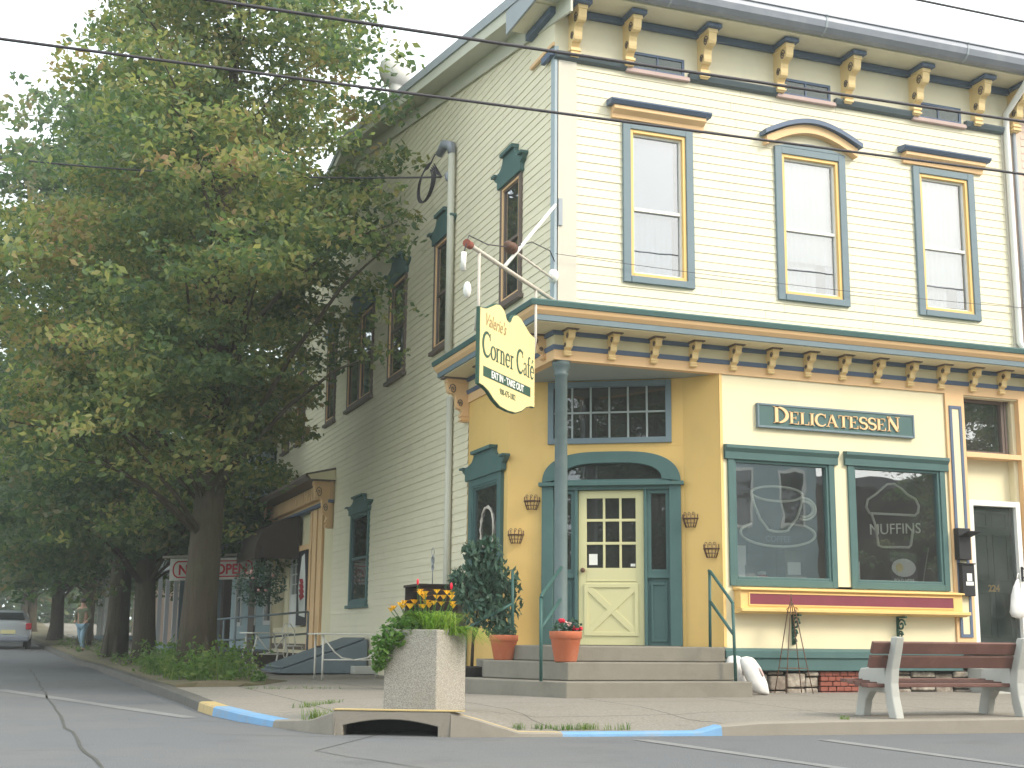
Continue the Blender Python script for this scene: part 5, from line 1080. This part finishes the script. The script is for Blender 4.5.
# pale blue house up the side street, with a porch
def house(name, label, x, y0, y1, H, m, porch, depth=9, zg=-.6, pm='white'):
    t = thing(name, label, 'building', (x, y0, zg)); L = Fr((0, 0, 0), (0, 1, 0), (-1, 0, 0)); W_ = y1-y0
    ws = [(W_*f-.5, W_*f+.5, z0, z0+1.6) for f in (.2, .5, .8) for z0 in (1.0, H-2.3)]
    clap(L, 0, W_, 0, H, ws, None, .14).build('wall', m, t)
    F2 = Fr((0, 0, 0), (1, 0, 0), (0, -1, 0)); clap(F2, 0, depth, 0, H, [], None, .14).build('end_wall', m, t)
    b = MB(); b.add([(0, 0, H), (depth, 0, H), (depth/2, 0, H+2.2)], [(0, 1, 2)]); b.build('gable', m, t)
    MB().box(.08, .08, 0, depth, W_, H).build('core', 'interior', t)
    b = MB(); b.add([(-.4, -.3, H-.1), (depth/2, -.3, H+2.3), (depth+.4, -.3, H-.1), (-.4, W_+.3, H-.1), (depth/2, W_+.3, H+2.3), (depth+.4, W_+.3, H-.1)], [(0, 1, 4, 3), (1, 2, 5, 4), (0, 3, 5, 2)]); b.build('roof', 'roof', t)
    for a0, a1, z0, z1 in ws:
        w = MB().fring(L, a0-.06, a1+.06, z0-.06, z1+.06, .11, -.02, .05).build('window', 'white', t); MB().fquad(L, a0+.05, a1-.05, z0+.05, z1-.05, .0).build('pane', 'glass', w); MB().fbox(L, a0+.05, a1-.05, (z0+z1)/2-.03, (z0+z1)/2+.03, .001, .03).build('meeting_rail', 'white', w)
    if porch:
        b = MB(); b.fprofile(L, [(0, 3.75), (1.7, 3.25), (1.7, 3.05), (0, 3.05)], -.1, W_); b.build('porch_roof', 'roof', t); MB().fbox(L, -.1, W_, 2.92, 3.049, 1.5, 1.62).build('porch_beam', pm, t)
        for k in range(4): MB().fbox(L, .1+k*(W_-.35)/3, .25+k*(W_-.35)/3, .3, 2.919, 1.48, 1.62).build('porch_post', pm, t)
        MB().fbox(L, 0, W_, .1, .3, 0, 1.7).build('porch_floor', 'bulk', t)
        MB().fbox(L, W_*.5-.5, W_*.5+.5, .3, 2.5, .02, .06).build('door', 'brown', t)
    return t
house('porch_house', 'pale blue clapboard house with a porch beyond the corner building', .35, 19.3, 27.5, 6.6, 'bluesid', 1, pm='bulk')
house('porch_house', 'dark clapboard house with a grey porch farther up the side street', .6, 31, 39, 6.4, 'wood', 1, pm='grysid')
house('porch_house', 'pale house with white porch posts, farthest up the side street', -.6, 44, 52, 6.2, 'pinksid', 1, zg=-.25)
# houses across the street, seen only mirrored in the shop windows
t = thing('brick_house', 'red brick house across the main street, mirrored in the coffee cup window', 'building', (13, -24, -.8)); b = MB(); b.box(-5.5, -8, 0, 0, 0, 8.5); b.build('wall', 'brickh', t); MB().box(-5.8, -8.3, 8.5, .3, .3, 8.8).build('roof', 'roof', t)
F = Fr((0, 0, 0), (1, 0, 0), (0, 1, 0))
for a in (-4.5, -2.8, -1.3):
    for z in (1.0, 4.8): w = MB().fring(F, a-.5, a+.5, z, z+2, .1, 0, .06).build('window', 'white', t); MB().fquad(F, a-.42, a+.42, z+.08, z+1.92, .02).build('pane', 'glassd', w)
t = thing('clapboard_house', 'pale blue clapboard house across the main street, mirrored in the shop windows', 'building', (19.4, -24, -.8)); b = clap(F, -6, .0, 0, 8, [], None, .15); b.build('wall', 'bluesid', t); MB().box(-6, -8, 0, 0, -.05, 8).build('core', 'grysid', t); MB().box(-6.3, -8.3, 8, .3, .5, 8.3).build('roof', 'roof', t)
for a in (-5.0, -3.0, -1.0):
    for z in (1.0, 4.6): w = MB().fring(F, a-.5, a+.5, z, z+2, .1, 0, .06).build('window', 'white', t); MB().fquad(F, a-.42, a+.42, z+.08, z+1.92, .025).build('pane', 'glassd', w)

t = thing('reflection_house', 'unseen long dark house added across the main street to darken the muffin window reflection', 'building', (29, -31, -.8)); F = Fr((0, 0, 0), (1, 0, 0), (0, 1, 0)); b = clap(F, -9, 9, 0, 7, [], None, .16); b.build('wall', 'wood', t); MB().box(-9, -8, 0, 9, -.05, 7).build('core', 'wood', t); MB().box(-9.4, -8.3, 7, 9.4, .6, 7.4).build('roof', 'roof', t)  # house added to give the muffin window a dark reflection
for a in (-6, -2, 2, 6): w = MB().fring(F, a-.5, a+.5, 1, 3, .1, 0, .06).build('window', 'white', t); MB().fquad(F, a-.42, a+.42, 1.08, 2.92, .025).build('pane', 'glassd', w)
# trees -------------------------------------------------------------------------
def tree(name, label, loc, seed, H, R, zlow, nclu, nleaf, size, m, trunk_r, allow=None, lean=(0, 0), extra=(), crad=.55, nlimb=60, group='street trees along the kerb', top_thin=1.0):
    rng = np.random.default_rng(seed); rnd = random.Random(seed); t = thing(name, label, 'tree', loc, 0, group)
    tp = lambda z: Vector((lean[0]*(z/H)**1.5+.05*sin(z*.7+seed), lean[1]*(z/H)**1.5+.05*cos(z*.6+seed), z))
    def rad(z):
        q = (z-zlow)/(H-zlow); return R*max(0, min(1, .42+2.6*q))*sqrt(max(0, 1-max(0, (q-.38)/.62)**2))
    cl = []; tries = 0; per = 9
    while len(cl) < nclu and tries < nclu*30:
        tries += 1; z = zlow+(H-zlow)*rng.random()**.9; a = rng.random()*2*pi; rr_ = rad(z)*(1-.80*rng.random()**1.5)*(1+.16*sin(3*a+seed)+.1*sin(5*a-z))
        c = tp(z); p = np.array([c.x+rr_*cos(a), c.y+rr_*sin(a), z-.14*rr_+.1*rng.normal()])
        if allow and not allow(p[0]+loc[0], p[1]+loc[1], p[2]+loc[2]): continue
        if rng.random() > (1 if z < H*.62 else top_thin): continue
        # a bough: a drooping spray of leaf clumps along an outward line, so gaps stay between boughs
        ov = np.array([p[0]-c.x, p[1]-c.y, 0]); ov /= np.linalg.norm(ov)+1e-6; sv2 = np.array([-ov[1], ov[0], 0]); Lb_ = R*(.16+.16*rng.random()); tl = .05+.4*rng.random()
        for _ in range(per):
            u_ = rng.normal()*.9; w_ = rng.normal()*.6
            q = p+ov*u_*Lb_+sv2*w_*Lb_+np.array([0, 0, -tl*u_*Lb_*.7-.12*abs(w_)*Lb_+.09*rng.normal()])
            if allow and not allow(q[0]+loc[0], q[1]+loc[1], q[2]+loc[2]): continue
            cl.append((q, crad*(.5+.6*rng.random())))
    cl += [(np.array(c, float), r) for c, r in extra]
    b = MB(); zt = H*.93
    path = [tp(z) for z in np.linspace(0, zt, 14)]; rs = [trunk_r*(1.0-.93*i/13)*(1.12 if i == 0 else 1) for i in range(14)]
    b.tube(path, rs, 14)
    for k in range(6):   # root flare
        a = k*1.05+seed; b.tube([(trunk_r*1.4*cos(a), trunk_r*1.4*sin(a), -.08), (trunk_r*.92*cos(a), trunk_r*.92*sin(a), .1), (trunk_r*.58*cos(a), trunk_r*.58*sin(a), .9)], [trunk_r*.22, trunk_r*.32, trunk_r*.15], 7)
    b.build('trunk', 'bark', t)
    bl = MB(); order = list(range(len(cl))); rnd.shuffle(order); order = order[:nlimb]+list(range(len(cl)-len(extra), len(cl), 3))
    for i in order:
        p = Vector(cl[i][0]); rr_ = sqrt((p.x)**2+(p.y)**2); z0 = max(zlow*.75, p.z-rr_*rnd.uniform(.45, .8)); s = tp(z0); mid = s.lerp(p, .5)+Z*rr_*.10+Vector((rnd.uniform(-.2, .2), rnd.uniform(-.2, .2), 0))
        r0 = min(trunk_r*.3, .014+.0125*rr_)*(1-.5*z0/H); bl.tube([s, s.lerp(mid, .5)+Z*.03*rr_, mid, mid.lerp(p, .5)+Z*.04*rr_, p], [r0, r0*.8, r0*.6, r0*.4, r0*.15], 6)
    bl.build('limb', 'bark', t)
    pts = np.concatenate([cloud(c, r, max(10, int(nleaf*(r/crad)**1.6)), rng, .42) for c, r in cl])
    # sprays droop at their rims
    leaf_obj('crown', pts, size, m, t, seed+1, droop=.55, aspect=.55); return t
BIGX, BIGY = -3.0, 8.6
ext = [((2.3, -3.0, 5.2), .6), ((2.1, -3.2, 6.2), .6), ((2.2, -4.0, 5.6), .5), ((2.3, -3.6, 7.2), .5), ((2.3, -3.4, 8.3), .45), ((2.0, -3.3, 9.2), .4), ((2.0, -4.4, 6.6), .4), ((-.4, -3.2, 3.3), .6), ((-1.6, -2.6, 3.2), .6), ((-2.6, -2.0, 3.3), .6), ((-3.2, -1.2, 3.4), .6)]
tree('street_tree', 'biggest street tree with a thick trunk and yellowing crown beside the corner building', (BIGX, BIGY, -.64), 5, 14.8, 4.1, 3.0, 2350, 62, .135, 'leaf', .32, lambda x, y, z: x < -.35 and ((x-BIGX)*.9385-(y-BIGY)*.345 < min(3.7, .9+(z-3.0)*.82)) and not (z > 7.2 and x < BIGX-2.9+.0*(z-7.2)) and not (z > 9.5 and x < BIGX-2.3) and not (x > -1.6 and y < 3.5) and not (z > 8.0 and x > -1.0 and y < 7), (.1, -.2), ext, .55, 46, top_thin=.85)
A = tree('street_tree', 'second street tree from the corner, mossy trunk left of the big one', (-2.95, 19.3, -.66), 9, 14.2, 4.6, 2.4, 1500, 52, .19, 'leaf2', .28, lambda x, y, z: x < .1, (-.2, 0), (), .65, 36)
for i, (x, y, s, rz, lb) in enumerate(((-3.15, 26.3, 1.24, 2.1, 'third street tree from the corner, behind the mossy trunk'), (-3.3, 39, 1.02, 4.0, 'fourth street tree, just beyond the walking person'), (-4.2, 47, 1.05, 1.2, 'fifth street tree, dark trunk beyond the person'), (-4.0, 52.5, .95, 3.2, 'sixth street tree, overlapping dark trunk beyond the person'), (-4.9, 66, 1.0, 5.2, 'seventh and farthest street tree before the woods'), (-5.2, 84, 1.0, .6, 'farthest street tree at the end of the kerb'))):
    dup(A, (x, y, street_z(y)+.12), rz, lb, None, (s, s, s))
for i, (x, y, s, rz, lb) in enumerate(((-15, 62, .95, 1.0, 'tree across the side street, farther of the two at the left edge'), (-13.6, 46, .8, 2.6, 'tree across the side street, nearer of the two at the left edge'))): dup(A, (x, y, street_z(y)), rz, lb, 'trees across the side street', (s, s, s))
for i, (x, y, s, rz, lb) in enumerate(((24.5, -19.5, .8, .4, 'tree across the main street mirrored in the muffin window'), (-17, -24, 1.0, 1.4, 'unseen tree added across the main street to darken the corner door panes'), (-22.5, -31, 1.1, 3.4, 'unseen rear tree added behind the one that darkens the corner door'), (-11, -27, .95, 5.5, 'tree across the main street behind the viewpoint'), (32.5, -22, 1.0, 2.2, 'tree across the main street, right of its twin'), (38, -26, 1.0, 4.2, 'rear tree across the main street'), (3.5, -27, .9, 5.2, 'tree across the main street left of the brick house'))): dup(A, (x, y, -.8), rz, lb, 'trees across the main street', (s, s, s))  # the two trees for the corner door are added to darken its panes
# far woods closing the street
rng = np.random.default_rng(77); P_ = []
for _ in range(520):
    x = rng.uniform(-45, 30); y = rng.uniform(104, 124); z = -2+14*rng.random()**1.35; P_.append(cloud((x, y, z+1), 2.4, 70, rng, .8))
o = leaf_obj('woods', np.concatenate(P_), .75, 'leaf2', None, 8, aspect=.8); o['kind'] = 'stuff'; o['label'] = 'far wood closing the end of the side street'
# weeds and tufts
rng = np.random.default_rng(31); P_ = []; rr = random.Random(3); wb = MB()
for _ in range(95):
    y = rr.uniform(4.8, 12.5); x = rr.uniform(-3.75, -2.45); h = rr.uniform(.15, .6)*(1.0 if y > 5.4 else .5)
    P_.append(cloud((x, y, -.62+h*.5), h*.62, int(90*h)+14, rng, 1.1))
    if rr.random() < .5: blades(wb, (x, y, -.64), 12, h*1.5, h*.8, rr, .008, .6, .12)
for _ in range(60):
    y = rr.uniform(13, 40); x = kerb_x(y)+rr.uniform(.3, 1.9); h = rr.uniform(.12, .4); P_.append(cloud((x, y, street_z(y)+.16+h*.5), h*.7, 22, rng, 1.0))
o = leaf_obj('weeds', np.concatenate(P_), .085, 'leafw', None, 3, aspect=.45); o['kind'] = 'stuff'; o['label'] = 'leafy weeds round the street tree trunks'
o = wb.build('weed_blades', 'leafw'); o['kind'] = 'stuff'; o['label'] = 'long grass blades among the weeds by the kerb'
gb = MB()
for (x0, y0, x1, y1, n, h) in ((-2.75, -2.5, -2.5, -3.3, 16, .07), (-2.45, -3.25, -2.05, -2.85, 8, .05), (-3.55, -2.9, -3.2, -3.3, 14, .12), (-1.9, -3.7, -.9, -3.85, 26, .045), (-3.2, -1.0, -2.6, -.4, 16, .06), (-3.0, 3.4, -2.0, 2.6, 20, .09), (1.0, -4.15, 1.4, -4.2, 4, .05)):
    for k in range(n):
        q = rr.random(); x, y = x0+(x1-x0)*q+rr.uniform(-.06, .06), y0+(y1-y0)*q+rr.uniform(-.06, .06); blades(gb, (x, y, -.70 if not (y0 < -3.5 and x0 < 0) else -.76), 9, h+.06, h, rr, .004, .5, .05)
o = gb.build('grass_tufts', 'leafw'); o['kind'] = 'stuff'; o['label'] = 'grass tufts growing in the pavement joints'

# silver hatchback up the street ------------------------------------------------------
t = thing('parked_car', 'silver hatchback seen from behind at the far left of the side street', 'car', (-6.1, 39.5, street_z(39.5)), .02)
W2 = .86; sec = [  # y, z of belt, roof z, half width belt, half width roof
    (0, .50, .95, .80, .62), (.12, .88, 1.18, .84, .60), (.55, .92, 1.46, .86, .60), (1.4, .92, 1.50, .87, .62), (2.3, .92, 1.44, .87, .60), (3.0, .93, .99, .86, .70), (3.9, .80, .84, .82, .70), (4.15, .5, .6, .75, .6)]
b = MB(); rows = []
for y, zb, zr, wb_, wr in sec: rows.append([(-wb_*.94, y, .24), (-wb_, y, .5 if zb > .5 else .4), (-wb_, y, zb), (-wr, y, zr-.04), (-wr*.8, y, zr), (wr*.8, y, zr), (wr, y, zr-.04), (wb_, y, zb), (wb_, y, .5 if zb > .5 else .4), (wb_*.94, y, .24)])
n_ = 10; b.add([p for r in rows for p in r], [(i*n_+k, i*n_+(k+1) % n_, (i+1)*n_+(k+1) % n_, (i+1)*n_+k) for i in range(len(rows)-1) for k in range(n_)]+[tuple(range(n_)), tuple(range((len(rows)-1)*n_, len(rows)*n_))]); bo = b.build('body', 'carp', t); sm = bo.modifiers.new('s', 'SUBSURF'); sm.levels = 2; sm.render_levels = 2
b = MB(); b.add([(-.56, .115, 1.10), (.56, .115, 1.10), (.50, .36, 1.37), (-.50, .36, 1.37)], [(0, 1, 2, 3)]); b.v = [(x, y-.055, z) for x, y, z in b.v]; b.build('rear_window', 'cargl', t)
b = MB()
for s_ in (-1, 1): b.add([(s_*.80, .8, 1.0), (s_*.81, 2.5, 1.0), (s_*.69, 2.2, 1.36), (s_*.68, .9, 1.36)], [(0, 1, 2, 3)])
b.build('side_window', 'cargl', t)
for s_ in (-1, 1): MB().box(s_*.72-.1, -.03, .74, s_*.72+.1, .16, .98).build('tail_light', 'tail', t, .03)
MB().box(-.26, -.045, .58, .26, -.02, .72).build('licence_plate', 'plate', t); MB().box(-.76, -.07, .30, .76, .1, .50).build('bumper', 'gutter', t, .05)
for sx in (-1, 1):
    for y in (.72, 3.3):
        F = Fr((sx*.76, y, .31), (0, 1, 0), (sx, 0, 0)); w = MB().fprism(F, arc(0, 0, .31, .31, 0, 360, 24)[:-1], -.1, .1).build('wheel', 'tyre', t, .03); MB().fprism(F, arc(0, 0, .19, .19, 0, 360, 18)[:-1], .1, .108).build('rim', 'rakegrey', w)

# person walking on the side-street pavement -----------------------------------------
t = thing('person', 'person in an olive jacket and pale jeans walking on the side street pavement', 'person', (-3.76, 33, street_z(33)+.14), 2.6)
def skinmesh(name, pts, edges, rad, m, parent):
    me = bpy.data.meshes.new(name); me.from_pydata(pts, edges, []); o = bpy.data.objects.new(name, me); COL.objects.link(o); o.parent = parent
    o.modifiers.new('skin', 'SKIN'); me.materials.append(M[m])
    for v, r in zip(me.skin_vertices[0].data, rad): v.radius = (r, r) if not isinstance(r, tuple) else r
    me.skin_vertices[0].data[0].use_root = True; s = o.modifiers.new('sub', 'SUBSURF'); s.levels = 1; s.render_levels = 2
    for p in me.polygons: p.use_smooth = True
    return o
skinmesh('body', [(0, 0, .92), (0, 0, 1.15), (0, .01, 1.40), (0, .01, 1.50), (0, .03, 1.58), (0, .03, 1.70), (-.17, 0, 1.40), (-.24, -.06, 1.13), (-.20, .12, .98), (.17, 0, 1.40), (.24, .02, 1.13), (.20, .16, .98), (-.09, 0, .86), (-.10, .14, .48), (-.10, .02, .08), (-.10, .14, .03), (.09, 0, .86), (.10, -.10, .48), (.10, -.30, .12), (.10, -.20, .04), (-.19, .19, .94), (.19, .22, .95)],
    [(0, 1), (1, 2), (2, 3), (3, 4), (4, 5), (2, 6), (6, 7), (7, 8), (2, 9), (9, 10), (10, 11), (0, 12), (12, 13), (13, 14), (14, 15), (0, 16), (16, 17), (17, 18), (18, 19), (8, 20), (11, 21)],
    [(.15, .11), (.15, .11), (.16, .10), .06, .085, .075, .07, .05, .037, .07, .05, .037, .10, .065, .045, .04, .10, .065, .045, .04, .03, .03], 'skin', t)
skinmesh('jacket', [(0, 0, .84), (0, 0, 1.10), (0, .01, 1.42), (-.18, 0, 1.40), (-.25, -.06, 1.13), (-.21, .10, 1.0), (.18, 0, 1.40), (.25, .02, 1.13), (.21, .14, 1.0)], [(0, 1), (1, 2), (2, 3), (3, 4), (4, 5), (2, 6), (6, 7), (7, 8)], [(.175, .13), (.17, .13), (.17, .12), .09, .065, .05, .09, .065, .05], 'jacket', t)
skinmesh('trousers', [(0, 0, .92), (-.09, 0, .86), (-.10, .14, .48), (-.10, .02, .11), (.09, 0, .86), (.10, -.10, .48), (.10, -.29, .14)], [(0, 1), (1, 2), (2, 3), (0, 4), (4, 5), (5, 6)], [(.16, .12), .115, .08, .06, .115, .08, .06], 'jeans', t)
b = MB(); b.blob((0, .01, 1.665), .092, .105, .10, 12, 8); b.build('hair', 'hair', t)
for x, y, z in ((-.10, .09, .04), (.10, -.24, .05)): b = MB(); b.blob((x, y, z), .05, .13, .05, 10, 6); b.build('shoe', 'iron', t)

# thin haze volume added to lift the dark tones
b = MB(); b.box(-172, -72, -2.5, 172, 172, 19); o = b.build('haze', 'white', kind='stuff')
m = bpy.data.materials.new('lifting_haze'); m.use_nodes = True; n = m.node_tree.nodes; n.remove(n['Principled BSDF']); v = n.new('ShaderNodeVolumePrincipled')
v.inputs['Color'].default_value = (.93, .96, .95, 1); v.inputs['Density'].default_value = .0016; v.inputs['Anisotropy'].default_value = .2
m.node_tree.links.new(v.outputs[0], n['Material Output'].inputs['Volume']); o.data.materials.clear(); o.data.materials.append(m); o['label'] = 'thin pale haze over the street corner, added to lift dark tones'
